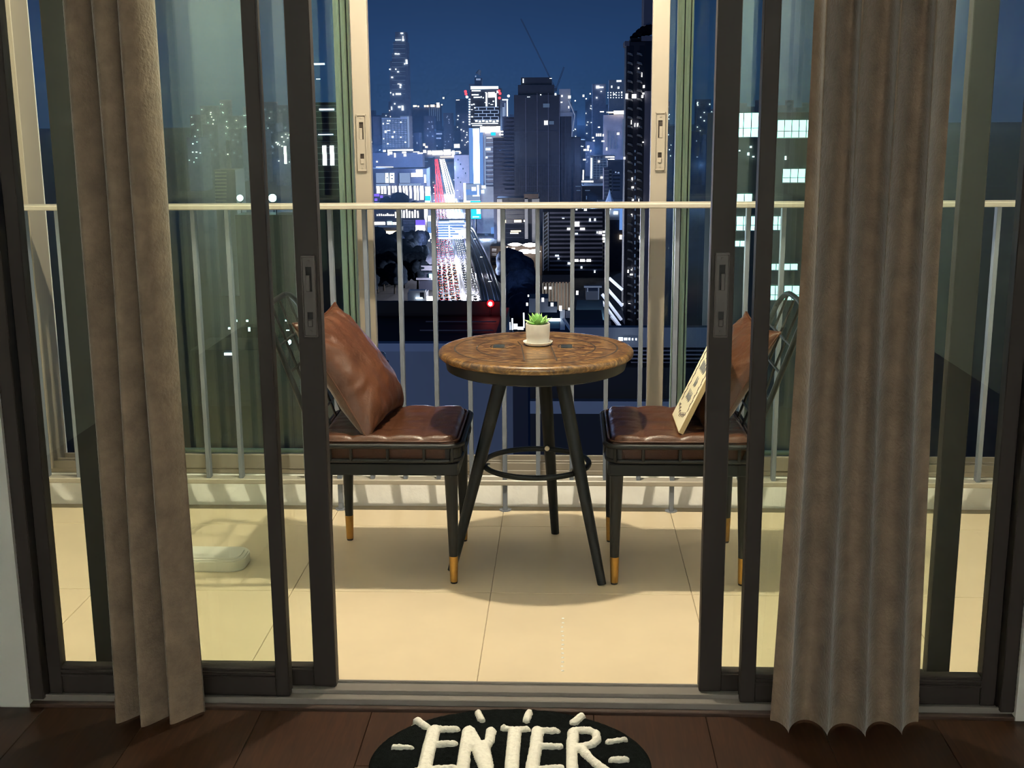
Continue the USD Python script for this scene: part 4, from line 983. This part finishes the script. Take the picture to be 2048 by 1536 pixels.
def put(kind, Y, off):
    lamp = {'r': 'tail_red', 'o': 'tail_orange', 'w': 'head_white'}[kind]
    loc = road_pt(Y, off)
    lab = LW if kind == 'w' else LR
    if kind not in cars:
        cars[kind] = car('car', lab, lamp, kind != 'w'); cars[kind].GetAttribute('xformOp:translate').Set(Gf.Vec3d(*map(float, loc)))
    else: dup(cars[kind], lab, loc, ang)
for lane in (-11.3, -8.4, -5.5, -2.6):
    Y = 590 + r_.uniform(0, 8)
    while Y < 1180:
        put('o' if r_.random() < (.45 if Y < 760 else .2) else 'r', Y, lane + r_.uniform(-.3, .3)); Y += r_.uniform(8.5, 15) * (1 + (Y - 600) / 1100)
for lane in (2.6, 5.5, 8.4, 11.3):
    Y = 590 + r_.uniform(0, 8)
    while Y < 1080:
        put('w', Y, lane + r_.uniform(-.3, .3)); Y += r_.uniform(7.5, 13) * (1 + (Y - 600) / 1100)
# the rest of the traffic too far off to tell cars apart
for kind, lanes, lk in (('tail_lights', (-11, -8, -5, -2.5), 'tail_red'), ('headlights', (2.5, 5, 8, 11), 'head_white')):
    mb = MB()
    for lane in lanes:
        Y = 1190 if 'tail' in kind else 1090
        while Y < 2700:
            p = road_pt(Y, lane); mb.box(p + [-.8, -.2, .4], p + [.8, 0, 1.2]); Y += r_.uniform(9, 20)
    obj('distant_' + kind, mb, lk, label='far queue of red tail lights at the end of the avenue' if lk != 'head_white' else 'far queue of white headlights at the end of the avenue', cat='traffic', kind='stuff')
lp = None
for i in range(20):
    Y = 600 + 52 * i; side = -1 if i % 2 else 1
    loc = road_pt(Y, side * 15.5)
    if lp is None:
        lp = thing('street_lamp', 'street lamp standing at the kerb of the avenue', 'street lamp', loc, ang, 'street lamps along the avenue')
        obj('pole', MB().tube([(0, 0, 0), (0, 0, 9), (-2.2, 0, 10)], [.14, .1, .07], 8), 'navy_light', lp)
        obj('lamp_head', MB().box((-3.4, -.4, 9.9), (-2.0, .4, 10.2), .1), 'head_white', lp)
        lp.GetAttribute('xformOp:rotateZ').Set(ang if side > 0 else ang + 180)
    else: dup(lp, 'street lamp standing at the kerb of the avenue', loc, ang if side > 0 else ang + 180)
for i in range(7): sphere_light(f'avenue_light_{i + 1}', road_pt(620 + 130 * i, -3 if i % 2 else 6, ZG + 11), .6, 9000, (.92, .92, 1.0))

vd = thing('viaduct', 'dark elevated railway viaduct curving along the right of the avenue', 'viaduct')
ctr = [(1040, 760, -80), (1008, 690, -80), (992, 640, -80), (981, 590, -80), (968, 545, -80), (952, 500, -80), (938, 470, -80), (918, 452, -80), (890, 446, -80)]
cp = []
for (x, y, z) in ctr:
    d = at(x, y, 1.0) - [0, 0, EYE]; cp.append(np.array([0, 0, EYE]) + d * ((z - EYE) / d[2]))
cp = np.array(cp); from scipy.interpolate import CubicSpline
s_ = np.r_[0, np.cumsum(np.linalg.norm(np.diff(cp, axis=0), axis=1))]; cs = CubicSpline(s_, cp); q = np.linspace(0, s_[-1], 70); cp = cs(q); tg = cs(q, 1); tg /= np.linalg.norm(tg, axis=1, keepdims=True)
nr = np.stack([tg[:, 1], -tg[:, 0], tg[:, 0] * 0], -1)
def strip(o0, o1, z0, z1):
    a = [cp + nr * o + [0, 0, z] for (o, z) in ((o0, z0), (o0, z1), (o1, z1), (o1, z0), (o0, z0))]
    return MB().grid(np.array(a))
obj('deck', strip(-4.6, 4.6, -2.0, 0), 'black_roof', vd); obj('parapet', strip(-4.9, -4.5, -1.2, 1.2), 'navy_glass', vd); obj('parapet', strip(4.5, 4.9, -1.2, 1.2), 'navy_glass', vd)
for o in (-3.0, -1.4, 1.4, 3.0): obj('rail', strip(o - .14, o + .14, 0, .25), 'white_steel' if abs(o) < 2 else 'lilac_wall', vd)
for k in range(4, 66, 8): obj('pier', MB().tube([cp[k] + [0, 0, -2], [*cp[k][:2], ZG]], 1.1, 12), 'navy_light', vd)
b = Bld('skytrain_station', 'blue lit station hall over the avenue beside the viaduct curve', 800, 12, cat='station')
b.body(876, 938, 441, 'blue_wall', 478)
b.lots('blue_louvres', [(876, 442 + 5 * i, 56 - 3 * i, 2.6) for i in range(7)], 'lit_blue', .6, .5)
b.each('lit_panel', [(877, 443, 20, 4), (897, 452, 3, 24), (910, 461, 14, 5), (921, 459, 16, 4), (898, 441, 30, 2.6)], 'lit_cool', 1, .5)
b.each('dark_opening', [(904, 455, 26, 3), (905, 472, 20, 4)], 'navy_glass', 1.2, .5)
sphere_light('station_light', at(900, 480, 780), 1.0, 3200, (.55, .6, 1.0))

# bluish fill lights added to brighten the facades between the blocks
r_ = random.Random(77)
for i, (x, y, Y) in enumerate(((760, 300, 1330), (812, 330, 1330), (742, 330, 1080), (840, 345, 1150), (900, 335, 1330), (925, 350, 1250), (1000, 300, 860), (1165, 330, 860), (1190, 300, 1150), (1235, 300, 900), (1185, 400, 700), (1010, 500, 540), (700, 380, 900), (640, 330, 1100), (560, 330, 1200), (1320, 330, 800), (1400, 330, 1200), (790, 260, 2050), (870, 270, 1900), (1160, 250, 1700), (1090, 220, 2200))):
    sphere_light(f'added_city_fill_{i + 1}', at(x, y, Y), 1.0, 5200 * (Y / 1000) ** 2 * (.13 if i in (6, 7, 10, 11, 17) else .45), (.30, .50, 1.0))

# ---- park trees
def tree_mesh(seed, lobes=7):
    mb = MB(); r2 = random.Random(seed)
    for i in range(lobes):
        ic = trimesh.creation.icosphere(2, r2.uniform(2.2, 3.4)); v_ = np.asarray(ic.vertices); v_ = v_ * (1 + .5 * (meshkit.fbm(v_ * .9 + seed * 3 + i, 3, seed)[:, None] - .5))
        a = r2.uniform(0, 6.28); mb.add(v_ + [2.6 * math.cos(a) * r2.random(), 2.6 * math.sin(a) * r2.random(), 6 + r2.uniform(-1.2, 2.6)], ic.faces)
    return mb
def make_tree(name, label, loc, seed, group=None, scale=1.0):
    t = thing(name, label, 'tree', loc, 0, group)
    UsdGeom.Xformable(t).AddScaleOp().Set(Gf.Vec3f(scale, scale, scale))
    obj('crown', tree_mesh(seed), 'tree_ambient' if 'clump' in label else 'tree_dark', t, smooth=True)
    obj('trunk', MB().tube([(0, 0, 0), (.1, 0, 3), (0, .1, 6)], [.4, .3, .2], 8), 'trunk', t, smooth=True)
    return t
r_ = random.Random(31); protos = []
TL = 'dark tree in the unlit park left of the avenue'
for j in range(46):
    Y = 620 + 215 * (j / 46) ** .9; x = r_.uniform(735, 868)
    d = at(x, 500, Y); loc = (d[0], Y, ZG)
    if loc[0] > 3 + SL * Y - 9: continue
    sc = r_.uniform(1.0, 1.6)
    if j < 3: protos.append(make_tree('park_tree', TL, loc, 50 + j, 'trees of the dark park', sc))
    else: dup(protos[j % 3], TL, loc, r_.uniform(0, 360), scale=sc)
for (x, y0, Y, sc, lab) in ((1035, 640, 600, 2.2, 'tallest dark tree of the clump right of the viaduct'), (1022, 640, 618, 2.1, 'dark tree at the left of the clump right of the viaduct'), (1047, 640, 575, 1.9, 'dark tree at the right of the clump right of the viaduct'), (1038, 640, 520, 1.9, 'dark lower tree in front of the clump right of the viaduct'), (1043, 640, 490, 1.8, 'dark lowest tree in front of the clump, beside the street glare'), (800, 400, 1120, 1.9, 'dark tree crowns below the mall light strips'), (775, 402, 1100, 1.6, 'dark tree left of the mall crowns'), (832, 408, 1110, 1.2, 'dark tree at the right end of the mall')):
    p = at(x, 500, Y); make_tree('big_tree', lab, (p[0], Y, ZG), 70 + int(x), None, sc)
b = Bld('park_pavilion', 'small grey roofed pavilion with a lit cyan booth in the park', 640, 8)
b.body(838, 866, 545, 'navy_light'); b.each('roof', [(842, 531, 22, 10)], 'lilac_wall', 1, 5); b.each('lit_booth', [(858, 548, 10, 12)], 'lit_office', 1, .5)
b.each('terrace', [(832, 556, 30, 4)], 'lilac_wall', 2, 3)
b = Bld('white_gabled_house', 'pale bluish house with a small gable above the black roof', 560, 10)
b.body(815, 852, 586, 'white_steel'); b.each('gable', [(817, 581, 34, 6)], 'white_steel', .3, 4); b.each('dark_doorway', [(840, 585, 8, 12)], 'navy_glass', .5, .4)
b.each('flood_lamp', [(853, 593, 22, 9)], 'lit_white', 6, 1); b.each('low_lamp', [(831, 595, 14, 3)], 'lit_cool', 1, 1)

# ---- near rooftops
sl = thing('roof_spotlight', 'silver domed spotlight on a black base beside the left window stile', 'lamp', at(764, 722, 44))
obj('dome', MB().lathe([(0, .36), (.08, .34), (.14, .26), (.15, .14), (.15, 0), (0, 0)], 20), 'bolt_steel', sl, smooth=40)
obj('base', MB().box((-.22, -.2, -1.6), (.22, .2, 0), .03), 'black_roof', sl)
bc = thing('beacon_lamp', 'glowing red warning lamp on the black roof', 'lamp', at(981, 607, 66.4))
obj('bulb', MB().add(trimesh.creation.icosphere(3, .12).apply_translation([0, -.14, 0])), 'beacon_core', bc, smooth=True)
obj('red_halo', MB().add(trimesh.creation.icosphere(3, .20)), 'beacon_red', bc, smooth=True)  # emissive sphere giving the beacon's red halo a shape
obj('stem', MB().tube([(0, 0, -.15), (0, 0, -.6)], .04, 8), 'black_roof', bc)
sphere_light('beacon_light', at(981, 607, 65.9), .12, 40, (1.0, .05, .06))
b = Bld('blue_grey_wall_building', 'plain blue grey building with black flat roof and red beacon, just below the balcony', 58, 8.6)
b.body(700, 1003, 692, 'blue_wall'); b.body(1003, 1054, 692, 'blue_wall', name='end_bay', depth=1.2); b.each('coping', [(690, 687, 366, 16)], 'blue_coping', .25, .6)
p0, p1 = at(700, 692, 58), at(1003, 692, 58); zr = p0[2]
obj('roof', bx((p0[0], 58.5, zr), (p1[0] - .25, 66.6, zr + .06)), 'black_roof', b.p)
zt = at(900, 603, 66.6)[2]; xe = at(1000, 603, 66.6)[0]
obj('rear_parapet', bx((p0[0], 66.5, zr), (xe, 66.9, zt)), 'black_roof', b.p)
obj('side_parapet', bx((p1[0] - .30, 58.5, zr), (p1[0], 66.5, zr + .55)), 'brown_wall', b.p)
for yy in (61.5, 64.2): obj('roof_pipe', MB().tube([(p0[0] + 3, yy, zr + .15), (p1[0] - .6, yy, zr + .15)], .035, 6), 'lilac_wall', b.p)
b.each('pilaster', [(1026, 700, 30, 260)], 'navy_light', .3, .4)
b.each('wall_light', [(927, 911, 6, 8)], 'lit_cool', .5, .1)
b = Bld('terraced_building', 'dark terraced building with pale ledges right of the table', 52, 1.8)
b.body(1150, 1480, 690, 'black_glass'); b.each('top_ledge', [(1140, 655, 360, 40)], 'blue_wall', .6, .5); b.body(1060, 1480, 735, 'black_roof', name='lower_body', dy=-1.5)
b.each('ledge', [(1060, 803, 420, 25)], 'blue_wall', 2, .6)
b.each('lit_slot', [(1237, 675.5, 9, 6), (1248, 676, 7, 5), (1257, 676.5, 4, 4), (1264, 677, 3, 4), (1271, 677, 3, 4)], 'lit_cool', 1.2, .1)
b.each('louvre', [(1262, 692 + 8 * i, 200, 3) for i in range(5)], 'lilac_wall', .5, .2)
b = Bld('rooftop_plant_building', 'grey rooftop with white pipes and a lit green awning behind the succulent', 150, 8)
b.body(1054, 1206, 640, 'navy_light'); b.each('grey_block', [(1058, 597, 38, 16), (1058, 613, 56, 12)], 'haze_concrete', 1, 4)
b.each('white_post', [(1120, 620, 10, 40)], 'white_steel', 1.5, .5)
b.each('grey_plate', [(1131, 622, 16, 14)], 'haze_concrete', 1.4, .4)
b.each('awning', [(1095, 639, 26, 4)], 'lit_cool', 2, 1); b.each('green_box', [(1100, 643, 19, 14)], 'teal_roof', 1.8, 1)
obj('slanted_strut', MB().tube([at(1126, 636, 148), at(1142, 660, 148)], .22, 6), 'white_steel', b.p)
b.lots('lamps', [(1083, 596, 5, 8), (1101, 606, 6, 7), (1118, 612, 6, 10), (1136, 616, 4, 5), (1143, 604, 3, 16), (1052, 606, 4, 6), (1055, 590, 3, 4)], 'lit_white', 3, .2)
b.lots('street_glare', [(1017, 645, 4, 15), (1023, 637, 3, 23), (1027, 648, 8, 11), (1035, 654, 12, 6), (1046, 626, 3, 30)], 'lit_cool', 3, .2)
b = Bld('pleated_screen_building', 'building wrapped in a dark pleated screen of vertical fins', 330, 15)
b.body(1083, 1146, 564, 'brown_wall'); b.each('fin', [(1084 + 6.2 * i, 566, 3.2, 56) for i in range(10)], 'grey_panel', 1, 1)
b.each('roof_lamp', [(1088, 574, 5, 5), (1098, 574, 5, 5), (1152, 582, 5, 8)], 'lit_white', 2, .4)
b = Bld('teal_court_building', 'teal flat roof with a white framed rooftop box', 230, 8)
b.body(1150, 1208, 636, 'navy_light')
a0, a1, a2, a3 = at(1150, 636, 228), at(1208, 636, 228), at(1206, 600, 252), at(1154, 600, 252)
obj('teal_deck', MB().add([a0, a1, a2, a3, a0 - [0, 0, .4], a1 - [0, 0, .4]], [(0, 1, 2, 3), (4, 5, 1, 0)]), 'teal_roof', b.p)
b.each('rooftop_box', [(1172, 582, 26, 18)], 'haze_concrete', -20, 6); b.each('box_frame', [(1168, 572, 36, 3.5), (1174, 575, 2.4, 9), (1196, 575, 2.4, 24)], 'white_steel', -18, 1)
b = Bld('ramp_stairs_building', 'building with pale diagonal stair ramps below the balcony tower', 300, 15)
b.body(1203, 1250, 640, 'navy_glass')
rm = [(1204, 588, 1243, 640), (1203, 602, 1240, 652), (1215, 578, 1245, 612), (1218, 556, 1245, 580), (1222, 632, 1238, 652)]
for (xa, ya, xb, yb) in rm: obj('ramp', MB().tube([at(xa, ya, 297), at(xb, yb, 297)], .38, 4), 'white_steel', b.p)

# ---- neighbours seen through the glass
b = Bld('lit_office_block', 'grey office block with cyan lit windows seen through the right glass', 175, 20)
b.body(1448, 1760, 226, 'office_wall')
for (x, y, w, h) in ((1456, 226, 62, 48), (1540, 240, 160, 35), (1566, 338, 60, 27), (1458, 388, 46, 17), (1458, 433, 58, 28), (1544, 433, 24, 27), (1466, 482, 28, 11), (1538, 528, 57, 12), (1538, 572, 25, 28), (1569, 572, 60, 28), (1542, 672, 16, 12), (1640, 388, 40, 20), (1660, 480, 44, 26)):
    w_ = obj('lit_window', wbox(MB(), x, x + w, y, y + h, b.Y - .1, .25), 'lit_office', b.p)
    mu = MB()
    for k in range(1, max(2, int(w / 14))): wbox(mu, x + w * k / max(2, int(w / 14)) - .6, x + w * k / max(2, int(w / 14)) + .6, y, y + h, b.Y - .2, .1)
    if h > 20: wbox(mu, x, x + w, y + h * .62, y + h * .62 + 1, b.Y - .2, .1)
    obj('mullions', mu, 'navy_light', w_)
    obj('window_sill', wbox(MB(), x - 1, x + w + 1, y + h, y + h + 2, b.Y - .3, .4), 'pale_concrete', w_)
b.lots('small_lights', [(1478, 300, 3, 3), (1495, 305, 4, 6), (1505, 312, 4, 3), (1500, 292, 4, 4), (1570, 312, 3, 8)], 'lit_cool', .4, .2)
b = Bld('left_apartment_tower', 'dim tower with bright vertical windows seen through the left glass', 420, 18)
b.body(600, 700, 205, 'navy_light')
b.each('lit_window', [(645, 291, 8, 40), (660, 291, 8, 40), (568, 292, 5, 36)], 'lit_white', .4, .3)
b.lots('lit_windows', [(627, 126, 22, 4), (638, 217, 30, 4), (636, 268, 30, 2), (632, 157, 8, 2)], 'lit_cool', .4, .3)
b.lots('floor_lines', [(602, 210 + 12 * i, 96, 1.5) for i in range(15)], 'haze_concrete', .2, .3)
b = Bld('left_far_tower', 'dim banded tower at the left edge seen through the glass', 620, 18)
b.body(428, 470, 340, 'haze_concrete')
b.lots('bands', [(430, 344 + 7 * i, 22, 2.5) for i in range(9)], 'pale_concrete', .4, .4)
b = Bld('left_low_block', 'low block with cyan lights behind the left railing', 240, 14)
b.body(380, 640, 700, 'navy_light'); b.lots('lit_windows', [(448, 706, 22, 5), (470, 640, 4, 4), (492, 640, 4, 4), (456, 655, 4, 4), (496, 655, 4, 8), (570, 640, 7, 3), (572, 660, 6, 2)], 'lit_cool', .5, .3)
for i, (x, y, r0, Y, lab) in enumerate(((480, 396, 6.5, 310, 'glaring cyan floodlight at the left edge above the railing'), (545, 396, 8, 310, 'glaring cyan floodlight between the left door stiles'), (577, 684, 6, 200, 'lower white blue floodlight behind the left glass'))):
    t = thing('floodlight', lab, 'lamp', at(x, y, Y)); s_ = Y / 2450
    obj('lens', MB().add(trimesh.creation.icosphere(2, r0 * s_)), 'flood', t, smooth=True)
    obj('housing', MB().lathe([(0, 0), (r0 * s_ * .9, 0), (r0 * s_ * .7, -r0 * s_), (0, -r0 * s_ * 1.2)], 16, (0, r0 * s_ * .7, -.2)), 'navy_glass', t)
    obj('mast', MB().tube([(0, r0 * s_, -.5), (0, r0 * s_, ZG - at(x, y, Y)[2])], .14, 6), 'navy_light', t)
t = Bld('lit_bar_roof', 'low roof with one cyan tube light below the left floodlights', 290, 8)
t.body(470, 600, 430, 'navy_glass'); t.each('tube_light', [(540, 412, 26, 4.5)], 'lit_office', .5, .3); t.each('tube_post', [(552, 416, 2, 14)], 'navy_light', .2, .2)
sphere_light('added_court_fill', at(1182, 588, 224), .35, 900, (.75, .85, 1.0))  # fill light added over the teal deck
sphere_light('added_ramp_fill', at(1212, 570, 285), .4, 2600, (.80, .86, 1.0))  # made-up light that brightens the stair ramps
sphere_light('added_screen_fill', at(1120, 612, 318), .4, 900, (1.0, .92, .8))  # warm fill added to bring out the pleated fins
sphere_light('added_near_fill', (-10, 18, -9), 1.2, 105, (.70, .78, 1.0))    # fill light added below the balcony to brighten the near facades

# ---- haze over the city
hz = usdkit.material(stage, '/World/Looks/night_haze', {'v': ('scatter_volume', {'color': (.35, .62, 1.0), 'density': HAZE, 'anisotropy': .3})}, volume='v.volume')
obj('haze', bx((-5000, 650, ZG - 1), (5000, 6000, 120)), hz, label='thin bluish night haze hanging over the far city', cat='haze', kind='stuff')
